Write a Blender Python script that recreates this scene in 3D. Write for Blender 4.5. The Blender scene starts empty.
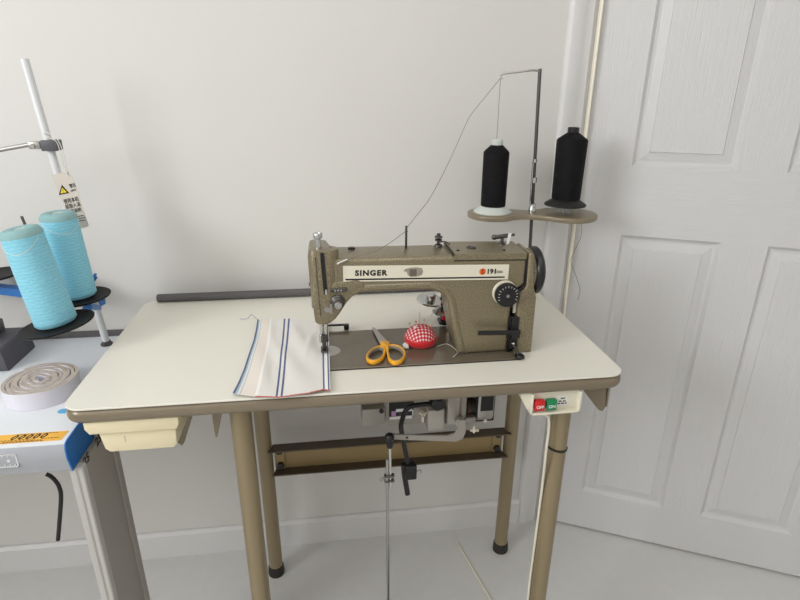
import bpy, bmesh, math, random
from mathutils import Vector, Matrix, Quaternion
random.seed(7)
C = bpy.context.scene.collection
PI = math.pi

# ------------------------------------------------------------------ camera
F = 550.0
YAW, PITCH, ROLL = 0.1391, 0.3656, -0.0078
CAM = Vector((0.4699, -0.8901, 1.2820))
def cam_axes():
    cy, sy, cp, sp = math.cos(YAW), math.sin(YAW), math.cos(PITCH), math.sin(PITCH)
    fw = Vector((sy*cp, cy*cp, -sp)); r = Vector((cy, -sy, 0)); d = fw.cross(r)
    c, s = math.cos(ROLL), math.sin(ROLL)
    return c*r + s*d, -s*r + c*d, fw
CR, CD, CF = cam_axes()
def at(u, v, axis, val):
    """the point of the plane axis=val that is seen at (u, v)"""
    d = CR*((u-400)/F) + CD*((v-300)/F) + CF
    i = 'xyz'.index(axis)
    return CAM + d*((val - CAM[i])/d[i])
cd = bpy.data.cameras.new('camera'); cam = bpy.data.objects.new('camera', cd); C.objects.link(cam)
cd.sensor_width = 36; cd.lens = F*36/800; cd.clip_start = 0.02
M = Matrix((CR, -CD, -CF)).transposed().to_4x4(); M.translation = CAM
cam.matrix_world = M
bpy.context.scene.camera = cam

# ------------------------------------------------------------------ materials
def lin(c):
    return tuple(((x/255)/12.92 if x/255 <= .04045 else ((x/255+.055)/1.055)**2.4) for x in c)
def mat(name, rgb, rough=.5, metal=0., bump=None, speck=None, coat=0., trans=0., spec=.5, sheen=0.):
    """rgb in sRGB 0..255; bump = (scale xyz, strength, distance); speck = (scale, rgb2, amount)"""
    m = bpy.data.materials.new(name); m.use_nodes = True
    nt = m.node_tree; b = nt.nodes['Principled BSDF']
    col = lin(rgb)
    b.inputs['Base Color'].default_value = (*col, 1)
    b.inputs['Roughness'].default_value = rough
    b.inputs['Metallic'].default_value = metal
    b.inputs['Coat Weight'].default_value = coat
    b.inputs['Transmission Weight'].default_value = trans
    b.inputs['Specular IOR Level'].default_value = spec
    b.inputs['Sheen Weight'].default_value = sheen
    tc = nt.nodes.new('ShaderNodeTexCoord')
    if speck:
        n = nt.nodes.new('ShaderNodeTexNoise'); n.inputs['Scale'].default_value = speck[0]; n.inputs['Detail'].default_value = 3
        nt.links.new(tc.outputs['Object'], n.inputs['Vector'])
        r = nt.nodes.new('ShaderNodeValToRGB')
        r.color_ramp.elements[0].position = .5 - .25*speck[2]; r.color_ramp.elements[1].position = .5 + .25*speck[2]
        r.color_ramp.elements[0].color = (*lin(speck[1]), 1); r.color_ramp.elements[1].color = (*col, 1)
        nt.links.new(n.outputs['Fac'], r.inputs['Fac']); nt.links.new(r.outputs['Color'], b.inputs['Base Color'])
    if bump:
        mp = nt.nodes.new('ShaderNodeMapping'); mp.inputs['Scale'].default_value = bump[0]
        n2 = nt.nodes.new('ShaderNodeTexNoise'); n2.inputs['Scale'].default_value = 1; n2.inputs['Detail'].default_value = 3
        bp = nt.nodes.new('ShaderNodeBump'); bp.inputs['Strength'].default_value = bump[1]; bp.inputs['Distance'].default_value = bump[2]
        nt.links.new(tc.outputs['Object'], mp.inputs['Vector']); nt.links.new(mp.outputs['Vector'], n2.inputs['Vector'])
        nt.links.new(n2.outputs['Fac'], bp.inputs['Height']); nt.links.new(bp.outputs['Normal'], b.inputs['Normal'])
    return m
MT = {}
MT['wall'] = mat('wall paint', (226, 224, 220), .75, bump=((6, 6, 6), .12, .01), speck=(1.6, (221, 219, 215), 1.2))
MT['ceiling'] = mat('ceiling paint', (238, 237, 234), .8)
MT['trimw'] = mat('white gloss trim paint', (226, 225, 224), .35)
MT['door_v'] = mat('white door skin upright grain', (218, 217, 217), .38, bump=((430, 430, 9), .75, .0018))
MT['door_h'] = mat('white door skin level grain', (218, 217, 217), .38, bump=((9, 430, 430), .75, .0018))
MT['floor'] = mat('pale vinyl floor', (222, 221, 219), .55, speck=(30, (216, 215, 212), 1.5))
MT['strip'] = mat('pale warm white', (255, 248, 228), .3)
MT['laminate'] = mat('cream laminate', (236, 233, 221), .32, speck=(700, (231, 228, 215), 1.4))
MT['edge'] = mat('taupe table edging', (136, 124, 104), .26, .15, speck=(900, (129, 117, 98), 1.2))
MT['tray'] = mat('taupe tray enamel', (140, 128, 106), .28, .15)
MT['hammer'] = mat('bronze hammered enamel', (158, 147, 121), .28, .35, bump=((420, 420, 420), .45, .0012), speck=(440, (108, 98, 75), .9))
MT['bed'] = mat('dark bronze enamel', (116, 107, 92), .16, .2, speck=(500, (109, 100, 85), 1.2))
MT['leg'] = mat('tan bronze tube paint', (150, 135, 106), .34, .25)
MT['rail'] = mat('tan bronze rail paint', (158, 137, 96), .42, .15)
MT['raildark'] = mat('brown rail flange', (88, 77, 62), .5, .1)
MT['cream'] = mat('cream plastic', (238, 226, 190), .42)
MT['ivory'] = mat('ivory plastic', (232, 227, 208), .42)
MT['plate'] = mat('cream name plate', (228, 222, 203), .4)
MT['black'] = mat('black plastic', (22, 22, 24), .35)
MT['blackm'] = mat('black matt', (24, 23, 23), .6)
MT['ink'] = mat('black ink', (26, 24, 24), .6)
MT['chrome'] = mat('chrome', (205, 205, 205), .16, 1.)
MT['steel'] = mat('brushed steel', (176, 174, 170), .32, .9)
MT['dsteel'] = mat('dark steel', (92, 90, 88), .35, .8)
MT['rubber'] = mat('dark rubber', (46, 42, 38), .7)
MT['foam'] = mat('dark grey foam', (104, 102, 102), .85, speck=(300, (92, 90, 90), 1.2))
MT['alu'] = mat('grey motor casting', (168, 163, 155), .45, .35)
MT['alul'] = mat('light grey motor casting', (196, 191, 182), .45, .2)
MT['red'] = mat('red plastic', (208, 34, 38), .35)
MT['green'] = mat('green plastic', (30, 132, 84), .35)
MT['white'] = mat('white print', (240, 240, 240), .55)
MT['paper'] = mat('white paper', (232, 230, 226), .7)
MT['card'] = mat('beige card', (214, 206, 195), .7)
MT['yellow'] = mat('orange yellow sticker', (246, 188, 74), .5)
MT['brownink'] = mat('brown ink', (120, 72, 30), .6)
MT['tri'] = mat('warning yellow', (246, 214, 40), .5)
MT['blue'] = mat('blue painted steel', (58, 122, 196), .4)
MT['bluedk'] = mat('blue edge band', (16, 108, 190), .42)
MT['lblue'] = mat('light blue tape', (88, 176, 226), .5)
MT['wtop'] = mat('white grey laminate', (226, 230, 234), .3, speck=(500, (222, 226, 231), 1.3))
MT['gedge'] = mat('grey front face', (172, 175, 181), .4)
MT['gleg'] = mat('grey steel leg paint', (196, 194, 190), .45)
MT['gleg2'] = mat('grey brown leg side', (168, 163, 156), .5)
MT['disc'] = mat('black spool disc', (26, 25, 25), .6, spec=.25)
MT['polew'] = mat('white pole paint', (222, 224, 226), .3)
MT['housing'] = mat('dark grey housing', (88, 87, 92), .5)
MT['velcro'] = mat('white fastening tape', (226, 224, 234), .85, bump=((900, 900, 900), .4, .001))
MT['velcroe'] = mat('beige fastening tape edge', (186, 175, 163), .9, bump=((700, 700, 700), .5, .001))
MT['orange'] = mat('amber scissor handle', (240, 172, 38), .35)
MT['greyrub'] = mat('grey soft grip', (150, 138, 122), .5)
MT['redrib'] = mat('red ribbon', (206, 26, 34), .45, sheen=.2)
MT['thread'] = mat('grey thread', (120, 112, 104), .8)
MT['threadb'] = mat('blue thread', (70, 96, 140), .8)
MT['threadr'] = mat('red stitching', (196, 110, 104), .9)
MT['threadw'] = mat('white thread', (225, 222, 215), .8)
MT['emblem'] = mat('orange emblem', (222, 122, 44), .4)
MT['emblemr'] = mat('red emblem', (190, 52, 30), .4)
MT['worn'] = mat('worn grey badge', (128, 118, 108), .4, .4, speck=(900, (104, 94, 84), 1.))
MT['wornl'] = mat('worn silver smudge', (176, 168, 154), .5, .2, speck=(700, (140, 130, 116), .8))
MT['glass'] = mat('window glass', (255, 255, 255), .0, trans=1.)
MT['pinh'] = mat('pearl pin head', (236, 226, 216), .3)
MT['pinr'] = mat('red pin head', (200, 40, 50), .3)
MT['copper'] = mat('copper winding', (104, 74, 50), .4, .6)
MT['purple'] = mat('mauve label', (196, 150, 196), .5)
MT['conel'] = mat('pale green plastic cone', (206, 212, 204), .4)
MT['clear'] = mat('clear peg', (210, 214, 214), .2, trans=.5)

def wound(name, rgb, rgb2, top=None, scale=430., rough=.7):
    """yarn wound round a cone: fine slanted rings"""
    m = bpy.data.materials.new(name); m.use_nodes = True
    nt = m.node_tree; b = nt.nodes['Principled BSDF']; b.inputs['Roughness'].default_value = rough
    b.inputs['Sheen Weight'].default_value = .15 if top else 0
    tc = nt.nodes.new('ShaderNodeTexCoord')
    w = nt.nodes.new('ShaderNodeTexWave'); w.wave_type = 'BANDS'; w.bands_direction = 'Z'
    w.inputs['Scale'].default_value = scale/20; w.inputs['Distortion'].default_value = 6.; w.inputs['Detail'].default_value = 3
    w.inputs['Detail Scale'].default_value = 2.5
    n = nt.nodes.new('ShaderNodeTexNoise'); n.inputs['Scale'].default_value = 1
    mp = nt.nodes.new('ShaderNodeMapping'); mp.inputs['Scale'].default_value = (30, 30, scale*1.3)
    nt.links.new(tc.outputs['Object'], mp.inputs['Vector']); nt.links.new(mp.outputs['Vector'], n.inputs['Vector'])
    nt.links.new(tc.outputs['Object'], w.inputs['Vector'])
    mx = nt.nodes.new('ShaderNodeMath'); mx.operation = 'ADD'
    nt.links.new(w.outputs['Fac'], mx.inputs[0]); nt.links.new(n.outputs['Fac'], mx.inputs[1])
    r = nt.nodes.new('ShaderNodeValToRGB')
    r.color_ramp.elements[0].position = .35; r.color_ramp.elements[1].position = 1.25/1.3
    r.color_ramp.elements[0].color = (*lin(rgb2), 1); r.color_ramp.elements[1].color = (*lin(rgb), 1)
    hm = nt.nodes.new('ShaderNodeMath'); hm.operation = 'MULTIPLY'; hm.inputs[1].default_value = .6
    nt.links.new(mx.outputs[0], hm.inputs[0]); nt.links.new(hm.outputs[0], r.inputs['Fac'])
    nt.links.new(r.outputs['Color'], b.inputs['Base Color'])
    bp = nt.nodes.new('ShaderNodeBump'); bp.inputs['Strength'].default_value = .35; bp.inputs['Distance'].default_value = .0012
    nt.links.new(mx.outputs[0], bp.inputs['Height']); nt.links.new(bp.outputs['Normal'], b.inputs['Normal'])
    return m
MT['yarn'] = wound('sky blue yarn', (150, 216, 234), (128, 203, 226), True, 900)
MT['yarntop'] = mat('sky blue yarn end', (146, 184, 186), .8, bump=((500, 500, 500), .4, .002))
MT['yarnblack'] = wound('black thread', (22, 20, 24), (14, 13, 16), None, 900, .75)
MT['yarnblack'].node_tree.nodes['Principled BSDF'].inputs['Specular IOR Level'].default_value = .2

def fabric():
    m = bpy.data.materials.new('white cotton with blue stripes'); m.use_nodes = True
    nt = m.node_tree; b = nt.nodes['Principled BSDF']; b.inputs['Roughness'].default_value = .85
    uv = nt.nodes.new('ShaderNodeUVMap'); sx = nt.nodes.new('ShaderNodeSeparateXYZ')
    nt.links.new(uv.outputs['UV'], sx.inputs[0])
    r = nt.nodes.new('ShaderNodeValToRGB'); r.color_ramp.interpolation = 'CONSTANT'
    W, B, S, LB = lin((231, 228, 222)), lin((92, 102, 142)), lin((246, 244, 240)), lin((168, 190, 204))
    P = lin((234, 226, 216))
    stops = [(0, B), (.008, LB), (.03, W), (.05, LB), (.056, P), (.185, S), (.215, W), (.412, B), (.436, W), (.468, B), (.492, W),
             (.905, B), (.925, S), (.968, B), (.985, W)]
    e = r.color_ramp.elements
    while len(e) < len(stops): e.new(.5)
    for i, (p, c) in enumerate(stops):
        e[i].position = p; e[i].color = (*c, 1)
    nt.links.new(sx.outputs['X'], r.inputs['Fac']); nt.links.new(r.outputs['Color'], b.inputs['Base Color'])
    n = nt.nodes.new('ShaderNodeTexNoise'); n.inputs['Scale'].default_value = 1400
    tc = nt.nodes.new('ShaderNodeTexCoord'); nt.links.new(tc.outputs['Object'], n.inputs['Vector'])
    bp = nt.nodes.new('ShaderNodeBump'); bp.inputs['Strength'].default_value = .2; bp.inputs['Distance'].default_value = .0006
    nt.links.new(n.outputs['Fac'], bp.inputs['Height']); nt.links.new(bp.outputs['Normal'], b.inputs['Normal'])
    return m
MT['fabric'] = fabric()
def gingham():
    m = bpy.data.materials.new('red and white gingham'); m.use_nodes = True
    nt = m.node_tree; b = nt.nodes['Principled BSDF']; b.inputs['Roughness'].default_value = .8
    uv = nt.nodes.new('ShaderNodeUVMap'); sx = nt.nodes.new('ShaderNodeSeparateXYZ')
    nt.links.new(uv.outputs['UV'], sx.inputs[0])
    outs = []
    for k in 'XY':
        a = nt.nodes.new('ShaderNodeMath'); a.operation = 'FRACT'; nt.links.new(sx.outputs[k], a.inputs[0])
        g = nt.nodes.new('ShaderNodeMath'); g.operation = 'GREATER_THAN'; g.inputs[1].default_value = .42
        nt.links.new(a.outputs[0], g.inputs[0]); outs.append(g)
    s = nt.nodes.new('ShaderNodeMath'); s.operation = 'ADD'
    nt.links.new(outs[0].outputs[0], s.inputs[0]); nt.links.new(outs[1].outputs[0], s.inputs[1])
    h = nt.nodes.new('ShaderNodeMath'); h.operation = 'MULTIPLY'; h.inputs[1].default_value = .5
    nt.links.new(s.outputs[0], h.inputs[0])
    r = nt.nodes.new('ShaderNodeValToRGB'); r.color_ramp.interpolation = 'CONSTANT'
    e = r.color_ramp.elements; e.new(.5)
    for i, (p, c) in enumerate([(0, (244, 236, 232)), (.25, (216, 108, 116)), (.75, (186, 24, 40))]):
        e[i].position = p; e[i].color = (*lin(c), 1)
    nt.links.new(h.outputs[0], r.inputs['Fac']); nt.links.new(r.outputs['Color'], b.inputs['Base Color'])
    return m
MT['gingham'] = gingham()

# ------------------------------------------------------------------ mesh helpers
V = Vector
def new(): return bmesh.new()
def box(bm, lo, hi, bev=0., seg=2, mi=0):
    lo, hi = V(lo), V(hi)
    r = bmesh.ops.create_cube(bm, size=1, matrix=Matrix.Translation((lo+hi)/2) @ Matrix.Diagonal((*(hi-lo), 1)))
    vs = r['verts']; fs = {f for v in vs for f in v.link_faces}
    for f in fs: f.material_index = mi
    if bev:
        es = list({e for v in vs for e in v.link_edges})
        bmesh.ops.bevel(bm, geom=es, offset=bev, segments=seg, affect='EDGES', profile=.5, clamp_overlap=True)
    return bm
AX = {'x': (1, 2, 0), 'y': (0, 2, 1), 'z': (0, 1, 2)}
def prism(bm, pts, axis, a, b, bev=0., seg=3, mi=0, bevel_sides=False):
    """pts: outline in the two other axes, extruded from a to b along axis"""
    i, j, k = AX[axis]
    def mk(p, h):
        q = [0, 0, 0]; q[i], q[j], q[k] = p[0], p[1], h
        return bm.verts.new(q)
    A = [mk(p, a) for p in pts]; B = [mk(p, b) for p in pts]
    n = len(pts)
    fs = [bm.faces.new(A), bm.faces.new(B)]
    for t in range(n):
        fs.append(bm.faces.new((A[t], A[(t+1) % n], B[(t+1) % n], B[t])))
    bmesh.ops.recalc_face_normals(bm, faces=fs)
    for f in fs: f.material_index = mi
    if bev:
        es = {e for f in fs[:2] for e in f.edges}
        if bevel_sides: es |= {e for f in fs for e in f.edges}
        bmesh.ops.bevel(bm, geom=list(es), offset=bev, segments=seg, affect='EDGES', profile=.5, clamp_overlap=True)
    return bm
def frame_of(ax):
    ax = V(ax).normalized()
    t = V((0, 0, 1)) if abs(ax.z) < .9 else V((1, 0, 0))
    u = t.cross(ax).normalized(); w = ax.cross(u)
    return u, w, ax
def lathe(bm, prof, org=(0, 0, 0), ax=(0, 0, 1), n=40, mi=0, uvscale=None):
    u, w, a = frame_of(ax); org = V(org); rings = []
    for r, h in prof:
        if r < 1e-7: rings.append([bm.verts.new(org + a*h)])
        else: rings.append([bm.verts.new(org + a*h + (u*math.cos(2*PI*k/n) + w*math.sin(2*PI*k/n))*r) for k in range(n)])
    fs = []
    for p, q in zip(rings, rings[1:]):
        for k in range(n):
            k2 = (k+1) % n
            if len(p) == 1 and len(q) == 1: continue
            if len(p) == 1: fs.append(bm.faces.new((p[0], q[k], q[k2])))
            elif len(q) == 1: fs.append(bm.faces.new((p[k], q[0], p[k2])))
            else: fs.append(bm.faces.new((p[k], p[k2], q[k2], q[k])))
    for rg in (rings[0], rings[-1]):
        if len(rg) > 1 and prof[0] != prof[-1]: fs.append(bm.faces.new(rg))
    bmesh.ops.recalc_face_normals(bm, faces=fs)
    for f in fs: f.material_index = mi
    return bm
def cyl(bm, p, q, r, r2=None, n=24, bev=0., mi=0):
    p, q = V(p), V(q); L = (q-p).length; r2 = r if r2 is None else r2
    if bev: prof = [(0, 0), (r-bev, 0), (r-.3*bev, .3*bev), (r, bev), (r2, L-bev), (r2-.3*bev, L-.3*bev), (r2-bev, L), (0, L)]
    else: prof = [(0, 0), (r, 0), (r2, L), (0, L)]
    return lathe(bm, prof, p, q-p, n, mi)
def smooth_path(pts, per=8, closed=False):
    pts = [V(p) for p in pts]; out = []; n = len(pts)
    g = (lambda i: pts[i % n]) if closed else (lambda i: pts[max(0, min(n-1, i))])
    for i in range(n if closed else n-1):
        a, b, c, d = g(i-1), g(i), g(i+1), g(i+2)
        for k in range(per):
            t = k/per
            out.append(.5*((2*b) + (c-a)*t + (2*a-5*b+4*c-d)*t*t + (3*b-a-3*c+d)*t**3))
    if not closed: out.append(pts[-1])
    return out
def tube(bm, pts, r, n=10, closed=False, sec=None, mi=0, up=None):
    """sec: optional cross-section points (side, up) instead of a circle"""
    pts = [V(p) for p in pts]; N = len(pts); rings = []; prev = None
    for i, p in enumerate(pts):
        t = (pts[(i+1) % N] - pts[i-1]) if closed else (pts[min(N-1, i+1)] - pts[max(0, i-1)])
        t.normalize()
        if up is not None: s = t.cross(V(up)).normalized(); w = s.cross(t).normalized()
        else:
            if prev is None: s, w, _ = frame_of(t)
            else:
                s = (prev - t*prev.dot(t)).normalized(); w = t.cross(s)
            prev = s
        rr = r[i] if isinstance(r, (list, tuple)) else r
        if sec: rings.append([bm.verts.new(p + s*a + w*b) for a, b in sec])
        else: rings.append([bm.verts.new(p + (s*math.cos(2*PI*k/n) + w*math.sin(2*PI*k/n))*rr) for k in range(n)])
    m = len(rings[0]); fs = []
    for i in range(N if closed else N-1):
        p, q = rings[i], rings[(i+1) % N]
        for k in range(m): fs.append(bm.faces.new((p[k], p[(k+1) % m], q[(k+1) % m], q[k])))
    if not closed:
        fs.append(bm.faces.new(rings[0])); fs.append(bm.faces.new(rings[-1]))
    bmesh.ops.recalc_face_normals(bm, faces=fs)
    for f in fs: f.material_index = mi
    return bm
def ball(bm, c, r, sc=(1, 1, 1), n=16):
    bmesh.ops.create_uvsphere(bm, u_segments=n*2, v_segments=n, radius=r, matrix=Matrix.Translation(c) @ Matrix.Diagonal((*sc, 1)))
    return bm
def rrect(x0, y0, x1, y1, r, n=6):
    out = []
    for cx, cy, a in ((x1-r, y0+r, -90), (x1-r, y1-r, 0), (x0+r, y1-r, 90), (x0+r, y0+r, 180)):
        for k in range(n+1):
            t = math.radians(a + 90*k/n); out.append((cx + r*math.cos(t), cy + r*math.sin(t)))
    return out
ORG = {}
def finish(name, bm, m, parent=None, smooth=35, local=False, M=None):
    me = bpy.data.meshes.new(name)
    if M is not None: bm.transform(M)
    o = bpy.data.objects.new(name, me); C.objects.link(o)
    org = V((0, 0, 0))
    if parent is not None:
        o.parent = parent; org = ORG.get(parent.name, V((0, 0, 0)))
        ORG[o.name] = org
        if not local and org.length: bm.transform(Matrix.Translation(-org))
    bm.normal_update(); bm.to_mesh(me); bm.free()
    for x in (m if isinstance(m, (list, tuple)) else [m]): me.materials.append(MT[x])
    if smooth:
        for p in me.polygons: p.use_smooth = True
        me.set_sharp_from_angle(angle=math.radians(smooth))
    return o
def tag(o, label, cat, group=None, kind=None):
    o['label'] = label; o['category'] = cat
    if group: o['group'] = group
    if kind: o['kind'] = kind
    return o
def thing(name, label, cat, loc=(0, 0, 0), rot=None, group=None, local=False):
    o = bpy.data.objects.new(name, None); C.objects.link(o); o.empty_display_size = .02
    o.location = loc
    if rot: o.rotation_euler = rot
    ORG[o.name] = V((0, 0, 0)) if local else V(loc)
    return tag(o, label, cat, group)
def struct(name, bm, m, label, cat, smooth=0):
    o = finish(name, bm, m, None, smooth); tag(o, label, cat, kind='structure'); return o
def dup(root, loc, rot=None, label=None):
    r = root.copy(); C.objects.link(r); r.location = loc
    if rot is not None: r.rotation_euler = rot
    if label: r['label'] = label
    for ch in list(root.children):
        c = ch.copy(); C.objects.link(c); c.parent = r
        for g in list(ch.children):
            d = g.copy(); C.objects.link(d); d.parent = c
    return r
def lettering(body, size, thick, m, parent, org, xdir=(1, 0, 0), ydir=(0, 0, 1), name='lettering', bold=0., width=None, shear=0., align='LEFT', local=False, sp=1.):
    cu = bpy.data.curves.new('t', 'FONT'); cu.body = body; cu.size = size; cu.extrude = thick; cu.offset = bold
    cu.align_x = align; cu.align_y = 'CENTER'; cu.shear = shear; cu.space_character = sp; cu.resolution_u = 3
    to = bpy.data.objects.new('t', cu); C.objects.link(to)
    dg = bpy.context.evaluated_depsgraph_get()
    me = bpy.data.meshes.new_from_object(to.evaluated_get(dg)); bpy.data.objects.remove(to); bpy.data.curves.remove(cu)
    bm = new(); bm.from_mesh(me); bpy.data.meshes.remove(me)
    x, y = V(xdir).normalized(), V(ydir).normalized(); z = x.cross(y)
    if width and bm.verts:
        xs = [v.co.x for v in bm.verts]; s = width/(max(xs)-min(xs))
        bm.transform(Matrix.Diagonal((s, 1, 1, 1)))
    R = Matrix((x, y, z)).transposed().to_4x4(); R.translation = V(org)
    bm.transform(R)
    return finish(name, bm, m, parent, 0, local)

# ------------------------------------------------------------------ the room
FZ = -.13                      # floor level
YW = .57                       # face of the back wall
XL, XR, YF, ZC = -1.8, 2.35, -2.3, 2.45
DX0, DX1, DZ = 1.163, 2.045, 2.03    # doorway
struct('floor', box(new(), (XL-.1, YF-.1, FZ-.06), (XR+.1, 1.9, FZ)), 'floor', 'pale vinyl floor below the sewing table', 'floor')
struct('ceiling', box(new(), (XL-.1, YF-.1, ZC), (XR+.1, 1.9, ZC+.06)), 'ceiling', 'plain white ceiling', 'ceiling')
b = new(); box(b, (XL-.1, YW, FZ), (DX0, YW+.1, ZC)); box(b, (DX0, YW, DZ), (DX1, YW+.1, ZC)); box(b, (DX1, YW, FZ), (XR+.1, YW+.1, ZC))
struct('wall_back', b, 'wall', 'off-white painted wall behind the sewing machine', 'wall')
b = new(); wy0, wy1, wz0, wz1 = -1.85, -.65, 1.35, 2.38
box(b, (XL-.1, YF, FZ), (XL, wy0, ZC)); box(b, (XL-.1, wy1, FZ), (XL, YW, ZC)); box(b, (XL-.1, wy0, FZ), (XL, wy1, wz0)); box(b, (XL-.1, wy0, wz1), (XL, wy1, ZC))
struct('wall_left', b, 'wall', 'off-white wall with the window on the left', 'wall')
struct('wall_right', box(new(), (XR, YF, FZ), (XR+.1, YW, ZC)), 'wall', 'off-white wall on the right', 'wall')
struct('wall_front', box(new(), (XL-.1, YF-.1, FZ), (XR+.1, YF, ZC)), 'wall', 'off-white wall behind the viewer', 'wall')
b = new(); box(b, (DX0-.3, 1.8, FZ), (XR+.1, 1.9, ZC)); box(b, (DX0-.4, YW+.1, FZ), (DX0-.3, 1.9, ZC)); box(b, (XR, YW+.1, FZ), (XR+.1, 1.8, ZC))
struct('wall_hallway', b, 'wall', 'off-white hallway walls beyond the open door', 'wall')
b = new(); t = .05
for lo, hi in (((wy0, wz0), (wy1, wz0+t)), ((wy0, wz1-t), (wy1, wz1)), ((wy0, wz0+t), (wy0+t, wz1-t)), ((wy1-t, wz0+t), (wy1, wz1-t)), (((wy0+wy1)/2-.025, wz0+t), ((wy0+wy1)/2+.025, wz1-t))):
    box(b, (XL-.08, lo[0], lo[1]), (XL-.02, hi[0], hi[1]))
struct('window_1', b, 'trimw', 'white framed window in the left wall', 'window')
b = new(); prism(b, [(YW-.016, FZ), (YW, FZ), (YW, FZ+.095), (YW-.008, FZ+.095), (YW-.016, FZ+.085)], 'x', XL, DX0-.07)
struct('baseboard_back', b, 'trimw', 'low white baseboard along the back wall', 'baseboard')
# door frame (architrave on the wall, lining in the opening)
b = new()
xa0, xa1 = 1.092, 1.158
prism(b, [(xa0, YW), (xa0, YW-.008), (xa0+.006, YW-.016), (xa0+.014, YW-.018), (xa0+.040, YW-.014), (xa0+.046, YW-.011), (xa1-.004, YW-.011), (xa1, YW-.008), (xa1, YW)], 'z', FZ, DZ+.06)
box(b, (DX0-.008, YW-.004, FZ), (DX0+.004, YW+.1, DZ))
box(b, (DX1-.004, YW, FZ), (DX1+.03, YW+.1, DZ)); box(b, (DX1-.005, YW-.016, FZ), (DX1+.06, YW, DZ+.06)); box(b, (xa1, YW-.016, DZ), (DX1, YW, DZ+.06))
fr = struct('trim_1', b, 'trimw', 'white moulded door frame beside the thread stand', 'door frame', 30)
# the door leaf, ajar
HX, HY, AN = 1.175, .566, math.radians(26.2)
DW, DH, DT = .86, 2.0, .036
door = bpy.data.objects.new('door_1', None); C.objects.link(door); door.location = (HX, HY, 0); door.rotation_euler = (0, 0, -AN)
tag(door, 'white six-panel door standing ajar right of the sewing machine', 'door', kind='structure'); ORG['door_1'] = V((0, 0, 0))
cols = [(.125, .375), (.485, .735)]; rows = [(.20, .908), (1.094, 1.62), (1.73, 1.90)]
b = new()
xs = [0, .125, .375, .485, .735, DW]; ZB = FZ+.008
zs = [ZB, FZ+.155, .908, 1.094, 1.62, 1.73, 1.90, DH]
def quad(bm, P, mi=0):
    f = bm.faces.new([bm.verts.new(p) for p in P]); f.material_index = mi; return f
for side in (0, 1):
    yy = 0 if side == 0 else DT
    s = 1 if side == 0 else -1
    for i in range(5):
        for k in range(7):
            X0, X1, Z0, Z1 = xs[i], xs[i+1], zs[k], zs[k+1]
            if i in (1, 3) and k in (1, 3, 5):
                loops = [(0, 0), (.0035, .004), (.009, .0095), (.015, .0105), (.0385, .0048), (.0400, .0016)]
                for (a, d), (a2, d2) in zip(loops, loops[1:]):
                    o = [(X0+a, Z0+a), (X1-a, Z0+a), (X1-a, Z1-a), (X0+a, Z1-a)]; q = [(X0+a2, Z0+a2), (X1-a2, Z0+a2), (X1-a2, Z1-a2), (X0+a2, Z1-a2)]
                    for e in range(4):
                        e2 = (e+1) % 4
                        quad(b, [(o[e][0], yy+s*d, o[e][1]), (o[e2][0], yy+s*d, o[e2][1]), (q[e2][0], yy+s*d2, q[e2][1]), (q[e][0], yy+s*d2, q[e][1])], 1 if e in (0, 2) else 0)
                a, d = loops[-1]
                quad(b, [(X0+a, yy+s*d, Z0+a), (X1-a, yy+s*d, Z0+a), (X1-a, yy+s*d, Z1-a), (X0+a, yy+s*d, Z1-a)], 0)
            else:
                rail = k in (0, 2, 4, 6) and 1 <= i <= 3
                quad(b, [(X0, yy, Z0), (X1, yy, Z0), (X1, yy, Z1), (X0, yy, Z1)], 1 if rail else 0)
for P in ([(0, 0, ZB), (0, DT, ZB), (0, DT, DH), (0, 0, DH)], [(DW, 0, ZB), (DW, DT, ZB), (DW, DT, DH), (DW, 0, DH)], [(0, 0, DH), (DW, 0, DH), (DW, DT, DH), (0, DT, DH)], [(0, 0, ZB), (DW, 0, ZB), (DW, DT, ZB), (0, DT, ZB)]):
    quad(b, P)
bmesh.ops.remove_doubles(b, verts=b.verts, dist=1e-5); bmesh.ops.recalc_face_normals(b, faces=b.faces)
leaf = finish('door_leaf', b, ['door_v', 'door_h'], door, 0, True)
b = new(); lathe(b, [(0, 0), (.026, 0), (.026, .006), (.01, .009), (.009, .04), (.02, .046), (.026, .056), (.024, .068), (0, .074)], (DW-.06, 0, 1.0), (0, -1, 0)); finish('door_knob', b, 'steel', door, 35, True)
b = new(); prism(b, rrect(HX-.0105, HY-.019, HX-.0045, HY-.004, .0025), 'z', FZ, DZ-.02); sw = finish('jamb_strip', b, 'strip', fr, 30)  # pale strip down the gap between door and frame

# ------------------------------------------------------------------ sewing table
TZ = .76
tbl = thing('sewing_table', 'cream-topped sewing table with taupe edging and bronze tube legs', 'table', (.525, .26, 0))
outl = rrect(0, 0, 1.05, .531, .034, 8)
b = new(); prism(b, outl, 'z', TZ-.004, TZ, .0008, 1); finish('table_top', b, 'laminate', tbl, 30)
b = new(); prism(b, rrect(-.0008, -.0008, 1.0508, .5318, .0345, 8), 'z', TZ-.033, TZ-.0042, .0125, 5); finish('edge_band', b, 'edge', tbl, 35)
def leg(p0, p1):
    b = new(); cyl(b, p0, p1, .0205, n=28); lg = finish('leg', b, 'leg', tbl, 35)
    b = new(); lathe(b, [(0, 0), (.024, 0), (.025, .006), (.023, .03), (.0208, .034), (.0, .034)], (p0[0], p0[1], FZ), (0, 0, 1)); finish('leg_foot', b, 'rubber', lg, 35)
    return lg
LB = FZ+.02
leg((.2925, .06, LB), (.2925, .06, TZ-.033)); l2 = leg((.275, .45, LB), (.275, .45, TZ-.033))
r1 = leg((.951, .06, LB), (.951, .06, TZ-.033)); leg((.997, .45, LB), (.997, .45, TZ-.033))
b = new(); lathe(b, [(.0207, -.0022), (.0228, -.0022), (.0228, .0022), (.0207, .0022), (.0207, -.0022)], (.951, .06, .558), (.12, 0, 1)); finish('cable_tie', b, 'black', r1, 35)
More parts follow.
